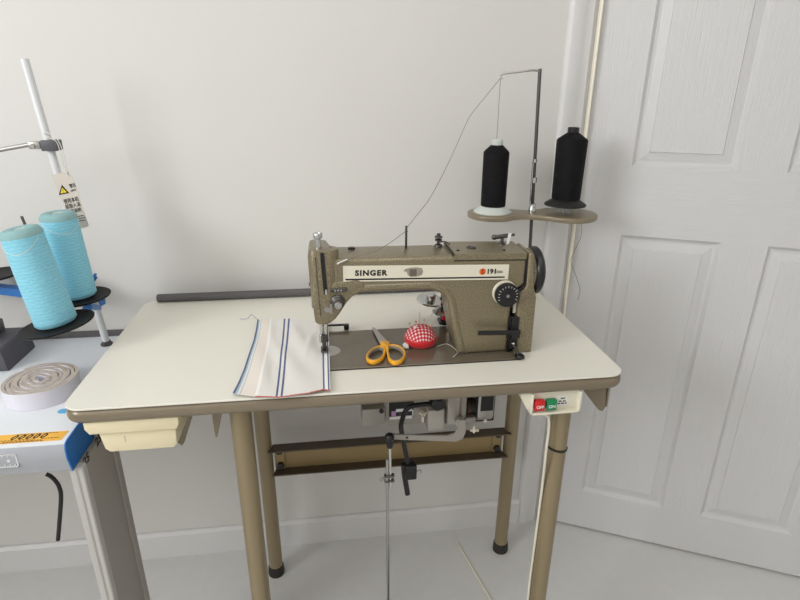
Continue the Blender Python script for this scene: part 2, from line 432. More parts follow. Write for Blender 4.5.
# rail between the rear legs: web and two flanges
zA, zB = .253, .337
b = new(); box(b, (.30, .455, zA), (.972, .459, zB)); rail = finish('stretcher_rail', b, 'rail', tbl, 0)
for z0, z1, x0, x1 in ((zB-.004, zB, .285, .990), (zA, zA+.004, .292, .984)):
    b = new(); prism(b, [(x0, .424), (x1, .424), (x1-.012, .4585), (x0+.012, .4585)], 'z', z0, z1); finish('rail_flange', b, 'raildark', rail, 0)
for x in (.315, .955):
    b = new(); box(b, (x-.013, .449, zA+.006), (x+.013, .4548, zB-.006), .001); pl = finish('bolt_plate', b, 'rail', rail, 0)
    for z in (zA+.02, zB-.012):
        b = new(); cyl(b, (x, .449, z), (x, .438, z), .011, n=6); finish('bolt', b, 'black', pl, 30)
# cream drawer
b = new(); prism(b, [(.054, .664), (.062, .656), (.174, .656), (.181, .664), (.183, .701), (.048, .701)], 'y', .016, .20, .004, 2)
prism(b, [(.030, .712), (.037, .701), (.187, .701), (.192, .712), (.192, .7265), (.030, .7265)], 'y', .008, .21, .003, 2)
dr = finish('drawer', b, 'cream', tbl, 35)
b = new(); box(b, (.0915, .0152, .678), (.0925, .016, .690)); finish('drawer_scratch', b, 'card', dr, 0)
# triangular steel brackets below the top
def bracket(pix, y0, flap):
    pl = [at(u, v, 'y', y0) for u, v in pix]; pl = [(p.x, min(p.z, TZ-.0335)) for p in pl]
    b = new(); prism(b, pl, 'y', y0, y0+.004, .0008, 1)
    z0 = min(p[1] for p in pl); xr = max(p[0] for p in pl)
    if flap: prism(b, [(y0+.004, TZ-.0335), (y0+.055, TZ-.0335), (y0+.008, z0+.02), (y0+.004, z0+.008)], 'x', flap-.004, flap)
    return finish('bracket', b, 'edge', tbl, 30)
def bxp(u, y0): return at(u, 420, 'y', y0).x
bracket([(174, 412), (194, 411), (184.5, 442), (182, 446), (174, 440)], .222, None)
bracket([(211.5, 411), (222.5, 410), (217.5, 436), (216.3, 438), (215.2, 436)], .05, bxp(214.5, .05))
bracket([(580, 386), (607, 384), (605.3, 408), (602.5, 411.5), (598.5, 410)], .03, bxp(606, .03))
# power switch box, screwed under the front edge
sb = thing('power_switch_box', 'ivory switch box with red OFF and green ON buttons under the table edge', 'switch', (.90, .02, .726))
def P(u, v, y=.0): return at(u, v, 'y', y)
x0, x1, z0, z1 = .861, .962, .6785, .7265
b = new(); prism(b, [(x0-.022, z1), (x0-.022, z1-.010), (x0-.002, z0), (x1, z0), (x1+.002, z1)], 'y', .012, .0385, .003, 2)
fr_o = rrect(x0-.004, z0, x1+.001, z1, .004, 3)
box(b, (x0-.004, .002, z0), (x1, .014, z0+.005), .0015, 2); box(b, (x1-.006, .002, z0), (x1, .014, z1), .0015, 2); box(b, (x0-.004, .002, z0), (x0+.001, .014, z1), .0015, 2)
finish('housing', b, 'ivory', sb, 35)
for x, m, txt in ((x0+.004, 'red', 'OFF'), (x0+.0285, 'green', 'ON')):
    b = new(); box(b, (x, -.001, z0+.0115), (x+.0205, .012, z0+.0335), .0025, 3); bt = finish('button', b, m, sb, 35); bt['label'] = m + ' push button'
    lettering(txt, .0092, .0003, 'white', bt, (x+.0102, -.0014, z0+.0205), align='CENTER', bold=.0001)
b = new(); box(b, (x0+.0525, .0112, z0+.014), (x0+.076, .012, z0+.0345)); lb = finish('rating_label', b, 'paper', sb, 0)
b = new()
for zz, xa, xb in ((.031, .076, .085), (.0245, .072, .078), (.0245, .081, .087), (.0195, .070, .076), (.0195, .0775, .084), (.0195, .086, .0895)):
    box(b, (x0+xa-.0155, .0108, z0+zz-.0017), (x0+xb-.0155, .0111, z0+zz+.0007))
finish('small_print', b, 'ink', lb, 0)
cp = [at(u, v, 'y', .036) for u, v in ((543, 414), (547.5, 416), (549, 421), (548.5, 432), (547.3, 441), (546, 452))]
b = new(); tube(b, smooth_path(cp + [V((.9265, .056, .42)), V((.9265, .060, .2)), V((.9265, .066, .0)), V((.93, .16, FZ+.02)), V((.92, .22, FZ+.0035)), V((.86, .50, FZ+.0035))]), .003, 8)
cab = finish('switch_cable', b, 'ivory', sb, 35)
# white catch under the front edge
ct = thing('metal_catch', 'small white rod and eye fixed under the front edge of the table', 'catch', (.43, .02, .726))
b = new(); tube(b, [(.40, .03, .7225), (.467, .03, .7225)], .0028, 8); finish('rod', b, 'white', ct, 35)
b = new(); box(b, (.466, .026, .716), (.4775, .034, .7265), .002, 2); finish('eye_block', b, 'white', ct, 30)

# grey foam bar along the back edge
b = new(); tube(b, [(.03, .519, TZ+.011), (.032, .519, TZ+.011), (.93, .519, TZ+.011), (.932, .519, TZ+.011)], [.008, .0105, .0105, .008], 14)
tag(finish('edge_bar', b, 'foam', None, 40), 'long dark grey foam bar lying along the back edge of the cream table', 'bar')

# ------------------------------------------------------------------ sewing machine
sm = thing('sewing_machine', 'bronze flatbed sewing machine with black handwheel on the cream table', 'sewing machine', (.62, .17, TZ))
BZ = TZ+.0035
b = new(); prism(b, rrect(.3845, .0855, .863, .2715, .006, 4), 'z', TZ+.0002, TZ+.0012); finish('bed_gasket', b, 'rubber', sm, 0)
b = new(); prism(b, rrect(.386, .087, .8615, .270, .006, 4), 'z', TZ+.0012, BZ, .0008, 1); bed = finish('bed', b, 'bed', sm, 30)
# slide plate
c = at(329, 351, 'z', BZ)
b = new(); lathe(b, [(0, 0), (.0245, 0), (.0245, .0004), (0, .0004)], (c.x, c.y, BZ), (0, 0, 1), 40); np_ = finish('needle_plate', b, 'steel', bed, 30)
for u, v in ((343.5, 353), (348, 352.5), (336, 366), (343.5, 365.5)):
    q = at(u, v, 'z', BZ); b = new(); lathe(b, [(0, 0), (.0014, 0), (.0014, .0004), (0, .0004)], (q.x, q.y, BZ), (0, 0, 1), 12); finish('bed_screw', b, 'black', bed, 30)
b = new(); q = at(338, 330, 'z', TZ+.012)
box(b, (.455, .278, TZ+.012), (.515, .284, TZ+.016), .001, 1); box(b, (.505, .278, TZ+.0003), (.513, .284, TZ+.014), .001, 1); box(b, (.503, .272, TZ+.004), (.515, .284, TZ+.0165), .002, 2); finish('hinge', b, 'black', sm, 30)
# body: arm and column
Y0, Y1 = .12, .214
body_o = [(.475, .975), (.480, .980), (.862, .977), (.868, .973), (.868, .918), (.865, .911), (.858, .906), (.846, .900), (.843, .893), (.843, TZ+.004), (.737, TZ+.004),
          (.734, .776), (.727, .800), (.719, .835), (.713, .870), (.707, .890), (.698, .902), (.684, .9085), (.665, .911), (.545, .911), (.52, .909), (.475, .909)]
b = new(); prism(b, body_o, 'y', Y0, Y1, .011, 4); body = finish('body', b, 'hammer', sm, 40)
rim = [(.512, .9175), (.56, .9195), (.655, .9195), (.680, .917), (.699, .909), (.712, .896), (.720, .873), (.727, .838), (.735, .803), (.7435, .772)]
b = new(); tube(b, smooth_path([(x, Y0+.0065, z) for x, z in rim], 6), .0095, 14); finish('throat_rim', b, 'hammer', body, 40)
# head: upright front with a round-ended top, chin curving up to the arm
def arc2(cx, cy, r_, a0, a1, n=10): return [(cx + r_*math.cos(math.radians(lerp(a0, a1, k/n))), cy + r_*math.sin(math.radians(lerp(a0, a1, k/n)))) for k in range(n+1)]
def lerp(a, b_, t): return a + (b_-a)*t
plan = arc2(.449, .128, .0115, 180, 270, 5) + arc2(.4735, .1365, .020, -90, 75, 12) + [(.47, .20), (.445, .21), (.4375, .20)]
b = new(); prism(b, plan, 'z', .880, .9975, .0022, 2)
prism(b, [(.4395, .93), (.4465, .849), (.450, .846), (.466, .846), (.474, .850), (.484, .858), (.495, .873), (.505, .889), (.517, .903), (.535, .911), (.545, .925), (.53, .940)], 'y', Y0-.003, .205, .007, 3)
hd = finish('head', b, 'hammer', sm, 40)
b = new(); lathe(b, [(0, 0), (.0018, 0), (.0018, .0005), (0, .0005)], (.479, .143, .9975), (0, 0, 1), 12); finish('oil_hole', b, 'black', hd, 30)
# face plate on the left of the head
b = new(); prism(b, [(.4350, .985), (.4363, .992), (.4400, .994), (.4445, .990), (.4445, .93), (.4505, .852), (.4465, .847), (.4430, .851), (.4362, .93)], 'y', .1225, .200, .0018, 2); fp = finish('face_plate', b, 'hammer', sm, 35)
for z, x in ((.925, .4372), (.893, .4402)):
    b = new(); cyl(b, (x+.002, .14, z), (x-.003, .14, z), .0040, n=14, bev=.001); finish('face_plate_screw', b, 'rubber', fp, 30)
b = new(); prism(b, [(.4488, .986), (.4496, .986), (.4546, .866), (.4538, .866)], 'y', Y0-.0046, Y0-.0030); finish('face_plate_seam', b, 'rubber', hd, 0)
# take-up slot and lever
b = new(); prism(b, [(.4583, .9945), (.4660, .9945), (.4695, .9120), (.4620, .9120)], 'y', Y0-.0048, Y0-.0028); finish('take_up_slot', b, 'black', hd, 0)
b = new(); tube(b, smooth_path([(.466, Y0-.004, .918), (.4665, Y0-.009, .919), (.4668, Y0-.012, .924), (.4665, Y0-.011, .915)], 4), .0024, 8); finish('take_up_lever', b, 'chrome', sm, 35)
# pressure regulator
b = new(); lathe(b, [(0, 0), (.0062, 0), (.0062, .012), (.0055, .016), (.0055, .020), (.0088, .022), (.0092, .029), (.008, .031), (.0045, .031), (.004, .029), (0, .029)], (.4555, .136, .997), (0, 0, 1), 28); finish('pressure_screw', b, 'chrome', sm, 35)
# thread guide on the face, tension discs, check spring
b = new(); prism(b, rrect(.4750, .9160, .5075, .9230, .0028, 3), 'y', Y0-.0075, Y0-.0020, .001, 1); tg = finish('thread_guide', b, 'dsteel', sm, 30)
b = new()
for x in (.484, .490, .496): cyl(b, (x, Y0-.0076, .9195), (x, Y0-.009, .9195), .0018, n=10)
finish('guide_eye', b, 'chrome', tg, 30)
tc_ = at(338, 303.5, 'y', Y0-.015)
b = new(); lathe(b, [(0, 0), (.0135, 0), (.0142, .002), (.0134, .005), (.011, .007), (0, .007)], (tc_.x, Y0-.002, tc_.z), (0, -1, 0), 32); tn = finish('tension_housing', b, 'dsteel', sm, 35)
b = new(); lathe(b, [(0, .006), (.0105, .007), (.0118, .009), (.0105, .011), (.011, .0125), (.0095, .014), (.006, .015), (.006, .019), (0, .019)], (tc_.x, Y0, tc_.z), (0, -1, 0), 32); finish('tension_disc', b, 'dsteel', tn, 35)
b = new(); lathe(b, [(0, .019), (.0072, .019), (.0078, .021), (.0075, .028), (.006, .030), (.004, .030), (.0035, .027), (0, .027)], (tc_.x, Y0, tc_.z), (0, -1, 0), 24); finish('tension_nut', b, 'chrome', tn, 35)
q = at(330, 308, 'y', Y0-.004)
b = new(); prism(b, [(q.x-.001, q.z-.010), (q.x+.004, q.z-.010), (q.x+.0045, q.z+.010), (q.x, q.z+.010)], 'y', Y0-.008, Y0-.0025); lathe(b, [(0, 0), (.006, 0), (.006, .004), (0, .004)], (q.x-.005, Y0-.0018, q.z-.003), (0, -1, 0), 20); finish('thread_finger', b, 'steel', sm, 30)
# bars and foot
pf = at(324, 346, 'z', BZ+.004); px, py = .4585, .168
b = new(); cyl(b, (px-.0045, py+.004, .862), (px-.0045, py+.004, .800), .0042, n=16); cyl(b, (px-.0045, py+.004, .802), (px-.0045, py+.004, .784), .0062, n=16, bev=.001); nb = finish('needle_bar', b, 'chrome', sm, 35)
b = new(); cyl(b, (px-.0045, py+.004, .785), (px-.0045, py+.004, BZ+.008), .0011, .0004, n=8); finish('needle', b, 'steel', nb, 35)
b = new(); cyl(b, (px+.0045, py+.002, .862), (px+.0045, py+.002, .788), .0046, n=16); finish('presser_bar', b, 'chrome', sm, 35)
b = new(); box(b, (px-.007, py-.008, .788), (px+.009, py+.006, .803), .002, 2); cyl(b, (px+.001, py-.008, .796), (px+.001, py-.013, .796), .004, n=14)
box(b, (px-.004, py-.006, .772), (px+.004, py+.003, .790), .0015, 1); box(b, (px-.008, py-.018, BZ+.0058), (px+.006, py+.012, BZ+.0082), .001, 1); finish('presser_foot', b, 'dsteel', sm, 30)
# name plate with its lettering and badge
b = new(); prism(b, [(.5005, .9345), (.8305, .9265), (.8305, .9580), (.5005, .9665)], 'y', Y0-.0016, Y0-.0001, .0004, 1); npl = finish('name_plate', b, 'plate', sm, 0); npl['label'] = 'cream name plate with black line'
xd = V((.33, 0, -.0082)).normalized(); zd = V((.0082, 0, .33)).normalized()
o = V((.5005, Y0-.0017, .9345))
def npt(a, h): return o + xd*a + zd*h
lettering('SINGER', .0148, .0003, 'ink', npl, npt(.0225, .0170), xd, zd, bold=.0007, width=.0630, sp=1.2)
b = new(); a0, a1, a2, a3 = npt(.004, .0030), npt(.322, .0040), npt(.322, .0070), npt(.004, .0062)
prism(b, [(a0.x, a0.z), (a1.x, a1.z), (a2.x, a2.z), (a3.x, a3.z)], 'y', Y0-.0019, Y0-.0016); finish('line', b, 'ink', npl, 0)
lettering('191', .0132, .0003, 'ink', npl, npt(.2835, .0175), xd, zd, bold=.0006, width=.0170)
lettering('D300A', .0078, .0003, 'ink', npl, npt(.3015, .0163), xd, zd, width=.0155)
e = npt(.2755, .0175)
b = new(); lathe(b, [(0, 0), (.0068, 0), (.0068, .0003), (0, .0003)], e, (0, -1, 0), 28); em = finish('emblem', b, 'emblem', npl, 0); em['label'] = 'orange round emblem'
lettering('S', .013, .0003, 'emblemr', em, e + V((0, -.0004, 0)), xd, zd, bold=.0007, align='CENTER')
e = npt(.135, .0175)
b = new(); prism(b, [(e.x-.006, e.z-.0075), (e.x+.0075, e.z-.0078), (e.x+.0075, e.z+.0065), (e.x-.006, e.z+.0068)], 'y', Y0-.0021, Y0-.0016); wb = finish('worn_badge', b, 'worn', npl, 0); wb['label'] = 'worn grey badge'
b = new(); out = [(e.x-.019, e.z+.003), (e.x-.014, e.z+.008), (e.x-.006, e.z+.0095), (e.x+.008, e.z+.0105), (e.x+.018, e.z+.008), (e.x+.0205, e.z+.001), (e.x+.018, e.z-.006), (e.x+.010, e.z-.0085), (e.x-.004, e.z-.0090), (e.x-.010, e.z-.005), (e.x-.012, e.z+.002)]
prism(b, out, 'y', Y0-.0018, Y0-.0016); finish('smudge', b, 'wornl', wb, 0)
# top cover
b = new(); prism(b, [(.719, .9800), (.866, .9765), (.8665, .9800), (.719, .9835)], 'y', .1215, .2125, .0006, 1)
prism(b, [(.719, .9700), (.866, .9668), (.866, .9800), (.719, .9835)], 'y', .1195, .1235, .0008, 1); cv = finish('top_cover', b, 'hammer', sm, 30)
b = new(); box(b, (.7160, .1220, .9795), (.7190, .212, .9815)); prism(b, [(.717, .9683), (.866, .9651), (.866, .9669), (.717, .9701)], 'y', .1190, .1215); finish('cover_joint', b, 'rubber', cv, 0)
for x, y in ((.730, .142), (.825, .142)):
    b = new(); lathe(b, [(0, 0), (.0032, 0), (.0028, .0016), (0, .0018)], (x, y, .9835-(x-.719)*.0238), (0, 0, 1), 14); finish('cover_screw', b, 'rubber', cv, 30)
b = new(); lathe(b, [(0, 0), (.0095, 0), (.0095, .0025), (.007, .0025), (.0065, .001), (.004, .002), (0, .0025)], (.762, .160, .982), (0, 0, 1), 24); finish('oil_cap', b, 'dsteel', cv, 35)
b = new(); lathe(b, [(0, 0), (.0075, 0), (.0072, .004), (0, .0045)], (.521, .19, .979), (0, 0, 1), 20); finish('oil_plug', b, 'black', sm, 35)
# thread pin and the two small tensioners on top
b = new(); cyl(b, (.632, .185, .978), (.632, .185, 1.026), .0024, n=12, bev=.0005); cyl(b, (.632, .182, 1.015), (.632, .188, 1.015), .0028, n=10); finish('thread_pin', b, 'dsteel', sm, 30)
b = new(); lathe(b, [(0, 0), (.0085, 0), (.0075, .005), (.003, .007), (.003, .012), (.0075, .013), (.0075, .0155), (.004, .017), (.0085, .0195), (.008, .022), (.004, .024), (.004, .028), (0, .029)], (.700, .19, .979), (0, 0, 1), 24)
tube(b, smooth_path([(.700, .184, .990), (.712, .180, .992), (.722, .176, .986)], 4), .0016, 8); finish('top_tension', b, 'dsteel', sm, 35)
wx, wy, wz = .834, .185, .979
b = new(); lathe(b, [(0, 0), (.008, 0), (.007, .004), (.0035, .006), (.0035, .016), (0, .016)], (wx, wy, wz), (0, 0, 1), 20)
cyl(b, (wx-.016, wy, wz+.018), (wx+.012, wy, wz+.021), .0045, n=14, bev=.001); ball(b, (wx-.017, wy, wz+.018), .006, n=8); cyl(b, (wx+.012, wy, wz+.021), (wx+.026, wy, wz+.0225), .003, n=12); bl = finish('winder_latch', b, 'dsteel', sm, 35)
b = new(); prism(b, [(wx+.008, wz+.004), (wx+.013, wz+.006), (wx+.017, wz+.027), (wx+.011, wz+.026)], 'y', wy-.008, wy-.005); finish('latch_tab', b, 'white', bl, 0)
# hand wheel end
b = new(); prism(b, [(.856, TZ+.0015), (.8945, TZ+.0015), (.8940, .885), (.8875, .905), (.883, .965), (.881, .976), (.876, .980), (.871, .979), (.8695, .975), (.8695, .912), (.866, .905), (.856, .898)], 'y', .116, .20, .005, 3)
lathe(b, [(0, 0), (.040, 0), (.0455, .003), (.0455, .006), (.043, .009), (0, .009)], (.882, .163, .931), (1, 0, 0), 48); finish('end_column', b, 'hammer', sm, 40)
b = new(); lathe(b, [(0, 0), (.044, 0), (.0480, .003), (.0500, .008), (.0500, .014), (.0475, .017), (.042, .020), (.03, .021), (.025, .023), (0, .024)], (.8900, .163, .930), (1, 0, 0), 56); hw = finish('handwheel', b, 'black', sm, 35)
b = new(); lathe(b, [(0, 0), (.006, 0), (.008, .004), (.008, .008), (0, .010)], (.8940, .16, .882), (1, 0, 0), 20); finish('winder_knob', b, 'steel', sm, 35)
# dark recess between column and end column
b = new(); box(b, (.841, .135, TZ+.004), (.8575, .205, .905)); box(b, (.8405, .118, TZ+.0045), (.846, .14, .845)); rec = finish('recess', b, 'black', sm, 0)
b = new(); tube(b, [(.8685, Y0+.003, .972), (.8688, Y0+.001, .919), (.866, Y0, .911), (.858, Y0-.0005, .905), (.843, Y0-.0005, .897)], .0022, 8); finish('column_joint', b, 'black', rec, 30)
b = new(); box(b, (.8500, .128, .849), (.8555, .134, .884)); finish('scale_strip', b, 'ivory', rec, 0)
# stitch dial and reverse lever
dc = at(507, 295, 'y', Y0-.010)
b = new(); lathe(b, [(0, 0), (.0255, 0), (.0255, .003), (.0245, .004), (0, .004)], (dc.x-.0025, Y0, dc.z+.0025), (0, -1, 0), 44); dl0 = finish('dial_ring', b, 'plate', sm, 35)
b = new(); lathe(b, [(0, 0), (.0246, 0), (.0248, .008), (.0238, .012), (.006, .0125), (0, .0125)], (dc.x, Y0-.004, dc.z), (0, -1, 0), 44); dl = finish('stitch_dial', b, 'black', sm, 35)
b = new()
for k in range(13):
    a = math.radians(-25 + k*230/12); ca, sa = math.cos(a), math.sin(a); r0, r1_ = .0175, (.0205 if k % 3 else .0215)
    t = .00045; n_ = V((-sa, 0, ca))
    p0 = V((dc.x + ca*r0, Y0-.0168, dc.z + sa*r0)); p1 = V((dc.x + ca*r1_, Y0-.0168, dc.z + sa*r1_))
    quad(b, [p0 - n_*t, p1 - n_*t, p1 + n_*t, p0 + n_*t])
finish('dial_tick', b, 'white', dl, 0)
b = new(); lathe(b, [(0, 0), (.0035, 0), (.003, .0015), (0, .0015)], (dc.x, Y0-.0165, dc.z), (0, -1, 0), 16); finish('dial_screw', b, 'steel', dl, 30)
lv0, lv1 = at(479, 333, 'y', .10), at(520, 332.5, 'y', .105)
b = new(); sec = [(math.cos(2*PI*k/12)*.0035, math.sin(2*PI*k/12)*.0052) for k in range(12)]
tube(b, [lv0 + V((-.002, 0, 0)), lv0, lv0.lerp(lv1, .5), lv1], 1, sec=sec, up=(0, 0, 1)); box(b, (.845, .106, .80), (.862, .13, .812), .001, 1); finish('reverse_lever', b, 'black', sm, 35)
b = new(); box(b, (.8455, .1135, TZ+.012), (.8605, .122, .845), .001, 1); finish('lever_plate', b, 'blackm', sm, 30)
# knee felt foot at the column base
p0, p1 = at(513, 344, 'y', .108), at(519, 357, 'z', TZ+.004)
b = new(); tube(b, smooth_path([p0, p0.lerp(p1, .55) + V((.001, 0, .002)), p1 + V((0, 0, .002))], 6), .0026, 8); lathe(b, [(0, 0), (.0105, 0), (.0108, .003), (.008, .006), (0, .007)], (p1.x+.001, p1.y, TZ+.0036), (0, 0, 1), 24); pd = finish('knee_pad_link', b, 'black', sm, 35)
b = new(); ball(b, p0 + V((0, -.002, .002)), .0032, n=8); finish('link_screw', b, 'chrome', pd, 35)

# bobbin winder on the table behind the column
bwz = .80
w1 = at(429, 298, 'y', .30); w2 = at(438.5, 310.5, 'y', .285)
bw = thing('bobbin_winder', 'chrome bobbin winder with red parts on the table behind the machine column', 'bobbin winder', (w2.x+.015, .30, TZ))
b = new(); box(b, (w2.x+.004, .285, TZ), (w2.x+.03, .32, TZ+.005), .001, 1); box(b, (w2.x+.010, .30, TZ+.004), (w2.x+.024, .312, w1.z+.012), .002, 2); finish('stand', b, 'black', bw, 30)
b = new(); lathe(b, [(0, -.002), (.031, -.002), (.033, 0), (.031, .0025), (.012, .004), (.012, .016), (.006, .018), (0, .018)], (w1.x, .285, w1.z), (.1, -.12, 1), 40); finish('winding_disc', b, 'chrome', bw, 35)
b = new(); lathe(b, [(0, -.004), (.008, -.006), (.0165, 0), (.017, .002), (.010, .006), (.005, .012), (0, .012)], (w2.x, .275, w2.z), (.1, -.25, 1), 32); finish('tension_disc', b, 'chrome', bw, 35)
for zz, m, r in ((w1.z+.002, 'red', .008), ((w1.z+w2.z)/2, 'black', .009), (w2.z, 'red', .007), (w2.z-.012, 'red', .006), (w2.z-.022, 'black', .010)):
    b = new(); lathe(b, [(0, -.005), (r*.8, -.005), (r, -.003), (r, .003), (r*.8, .005), (0, .005)], (w2.x+.0105, .268, zz), (.1, -.3, 1), 20); kn = finish('knob', b, m, bw, 35); kn['label'] = m + ' knob'

# ------------------------------------------------------------------ things on the table
# cloth under the foot
rowsL = [(258, 320), (257, 328), (254.5, 340), (250, 353), (244.5, 370), (239, 383), (233.5, 393.5)]
nU, nV = 56, 40
def lerp(a, b_, t): return a + (b_-a)*t
def poly(pl, t):
    s = t*(len(pl)-1); i = min(int(s), len(pl)-2); f = s-i
    return (lerp(pl[i][0], pl[i+1][0], f), lerp(pl[i][1], pl[i+1][1], f))
left = [at(u, v, 'z', TZ+.006) for u, v in rowsL]
ctl = [(0, (258, 320), (233.5, 393.5)), (.2, (270.5, 319.5), (256, 397)), (.425, (284.5, 319.3), (276.5, 397.5)), (.48, (289.2, 319.3), (281.5, 397.3)), (.75, (308, 320), (307, 394)), (.915, (322.5, 320.5), (324, 389.5)), (1, (328.5, 321), (330.5, 391))]
def top_bot(u):
    for (a, t0, b0), (c_, t1, b1) in zip(ctl, ctl[1:]):
        if u <= c_ + 1e-9:
            f = (u-a)/(c_-a); return [(lerp(t0[0], t1[0], f), lerp(t0[1], t1[1], f)), (lerp(b0[0], b1[0], f), lerp(b0[1], b1[1], f))]
b = new(); grid = []
for j in range(nV+1):
    row = []; v = j/nV
    for i in range(nU+1):
        u = i/nU; t_, b_ = top_bot(u)
        T_, B_ = at(*t_, 'z', TZ+.006), at(*b_, 'z', TZ+.006)
        p = T_.lerp(B_, v)
        straight = at(258, 320, 'z', TZ+.006).lerp(at(233.5, 393.5, 'z', TZ+.006), v)
        s = v*(len(left)-1); k = min(int(s), len(left)-2); Lp = left[k].lerp(left[k+1], s-k)
        p = p + (Lp-straight)*max(0, 1-u/.5)**1.2
        w_ = math.sin(u*9+v*5)*math.sin(v*7-u*4+1)*.5 + math.sin(u*17-v*11)*.3*math.sin(v*3.1) + .45*math.exp(-((u-.72-.22*v)/.05)**2)*math.exp(-((v-.35)/.22)**2) + .5*math.exp(-((u-.80+.3*(v-.3))/.035)**2)*math.exp(-((v-.3)/.2)**2)
        edge = min(1, 3*min(u, 1-u, v+.1, 1-v+.02)+.15)
        near = 1 - .9*math.exp(-((u-.95)/.1)**2 - ((v-.35)/.2)**2)
        row.append(b.verts.new((p.x, p.y, max(TZ+.0054, TZ+.0070 + .0062*(w_)*edge*near))))
    grid.append(row)
uvl = b.loops.layers.uv.new('UVMap'); fs = []
for j in range(nV):
    for i in range(nU):
        f = b.faces.new((grid[j][i], grid[j][i+1], grid[j+1][i+1], grid[j+1][i]))
        for lp, (uu, vv) in zip(f.loops, ((i, j), (i+1, j), (i+1, j+1), (i, j+1))): lp[uvl].uv = (uu/nU, 1-vv/nV)
        fs.append(f)
edge_b = [grid[nV][i].co.copy() for i in range(int(nU*.2), nU+1)]; edge_l = [grid[j][0].co.copy() for j in range(nV+1)]; edge_t = grid[0][0].co.copy()
bmesh.ops.recalc_face_normals(b, faces=b.faces)
if sum(f.normal.z for f in b.faces) < 0: bmesh.ops.reverse_faces(b, faces=b.faces)
r = bmesh.ops.solidify(b, geom=list(b.faces), thickness=.0007)
cl = thing('cloth', 'white cotton cloth with blue stripes under the presser foot', 'cloth', (.39, .16, TZ))
finish('fabric', b, 'fabric', cl, 60)
b = new(); tube(b, [p + V((0, -.0008, .0003 + .0004*math.sin(i*2.1))) for i, p in enumerate(edge_b)], .0011, 6); finish('hem_stitching', b, 'threadr', cl, 60)['label'] = 'red overlocked hem'
b = new(); tube(b, [p + V((-.0008, 0, .0003)) for p in edge_l], .0007, 6); finish('edge_stitching', b, 'threadb', cl, 60)['label'] = 'blue overlocked edge'
b = new(); e = edge_t; tube(b, smooth_path([e, e + V((-.008, .004, .006)), e + V((-.016, .014, .008)), e + V((-.024, .006, .002)), e + V((-.036, .012, -.002)), e + V((-.045, .022, -.0045))], 6), .0005, 5); finish('thread_tail', b, 'threadb', cl, 60)

# scissors
sc = thing('scissors', 'yellow-handled scissors lying on the dark machine bed', 'scissors', at(385, 350, 'z', BZ))
def S(x, y, z): return at(355 + x/8.889, 315 + y/8.889, 'z', z)
zz = BZ+.0062
sec = [(math.cos(a)*.0022, math.copysign(abs(math.sin(a))**.6, math.sin(a))*.0052) for a in [2*PI*k/12 for k in range(12)]]
Lp = [S(x, y, zz) for x, y in ((232, 285), (165, 305), (112, 352), (104, 400), (150, 426), (222, 408), (264, 360), (266, 310))]
Rp = [S(x, y, zz) for x, y in ((272, 290), (288, 345), (302, 400), (345, 430), (405, 420), (442, 380), (440, 330), (398, 292), (335, 275))]
def shrink(P, f):
    c_ = sum(P, V())/len(P); return [c_ + (p-c_)*f for p in P]
Lp, Rp = shrink(Lp, .93), shrink(Rp, .95)
b = new(); tube(b, smooth_path(Lp, 6, True), 1, closed=True, sec=sec, up=(0, 0, 1)); finish('handle', b, 'orange', sc, 50)
b = new(); tube(b, smooth_path(Rp, 6, True), 1, closed=True, sec=sec, up=(0, 0, 1))
pp = [S(x, y, 0) if 0 else S(x, y, BZ+.007) for x, y in ((225, 245), (262, 238), (312, 250), (300, 285), (300, 330), (278, 330), (262, 290), (228, 285))]
prism(b, [(p.x, p.y) for p in pp], 'z', BZ+.003, BZ+.0115, .002, 2); finish('handle', b, 'orange', sc, 50)
sec2 = [(a_*.62, h_*.8) for a_, h_ in sec]
for pts in (Lp, Rp):
    cx_ = sum((p for p in pts), V())/len(pts)
    b = new(); tube(b, smooth_path([cx_ + (p-cx_)*.86 for p in pts], 6, True), 1, closed=True, sec=sec2, up=(0, 0, 1)); finish('grip_lining', b, 'greyrub', sc, 50)
for pts, z0, z1 in ((((150, 122), (168, 115), (292, 245), (262, 262), (222, 262)), BZ+.0055, BZ+.0075), (((158, 118), (186, 118), (300, 248), (268, 262), (240, 262)), BZ+.0032, BZ+.0052)):
    pl = [S(x, y, BZ+.005) for x, y in pts]
    b = new(); prism(b, [(p.x, p.y) for p in pl], 'z', z0, z1, .0004, 1); finish('blade', b, 'steel', sc, 30)
p = S(262, 252, BZ+.013); b = new(); lathe(b, [(0, 0), (.0042, 0), (.0036, .0015), (0, .002)], (p.x, p.y, BZ+.0113), (0, 0, 1), 18); finish('pivot_screw', b, 'orange', sc, 35)

# pincushion and pins
pc = at(420.5, 343.5, 'z', BZ); R0 = .0345
cu = thing('pincushion', 'red and white gingham pincushion with a red band on the machine bed', 'pincushion', (pc.x, pc.y, BZ))
b = new(); prof = [(0, .002)]; H = .044
nR = 14; rings = []; arc = 0; N = 48; last = None
for k in range(nR+1):
    a = k/nR*PI*.5*1.13
    r_ = R0*math.sin(min(a, PI*.5)) if a <= PI/2 else R0*(1-.10*(a-PI/2)/(PI*.065)*.5)
    h_ = .014 + (H-.014)*math.cos(a)
    if last: arc += math.hypot(r_-last[0], h_-last[1])
    last = (r_, h_); rings.append((r_, h_, arc))
uvl = b.loops.layers.uv.new('UVMap'); vr = []
for r_, h_, s_ in rings:
    if r_ < 1e-6: vr.append([(b.verts.new((pc.x, pc.y, BZ+h_)), 0, 0)])
    else: vr.append([(b.verts.new((pc.x + r_*math.cos(2*PI*k/N), pc.y + r_*math.sin(2*PI*k/N), BZ+h_)), s_*math.cos(2*PI*k/N), s_*math.sin(2*PI*k/N)) for k in range(N)])
def uvface(bm, vs):
    f = bm.faces.new([v[0] for v in vs])
    for lp, v in zip(f.loops, vs): lp[uvl].uv = (v[1]/.0080 + .25, v[2]/.0080 + .25)
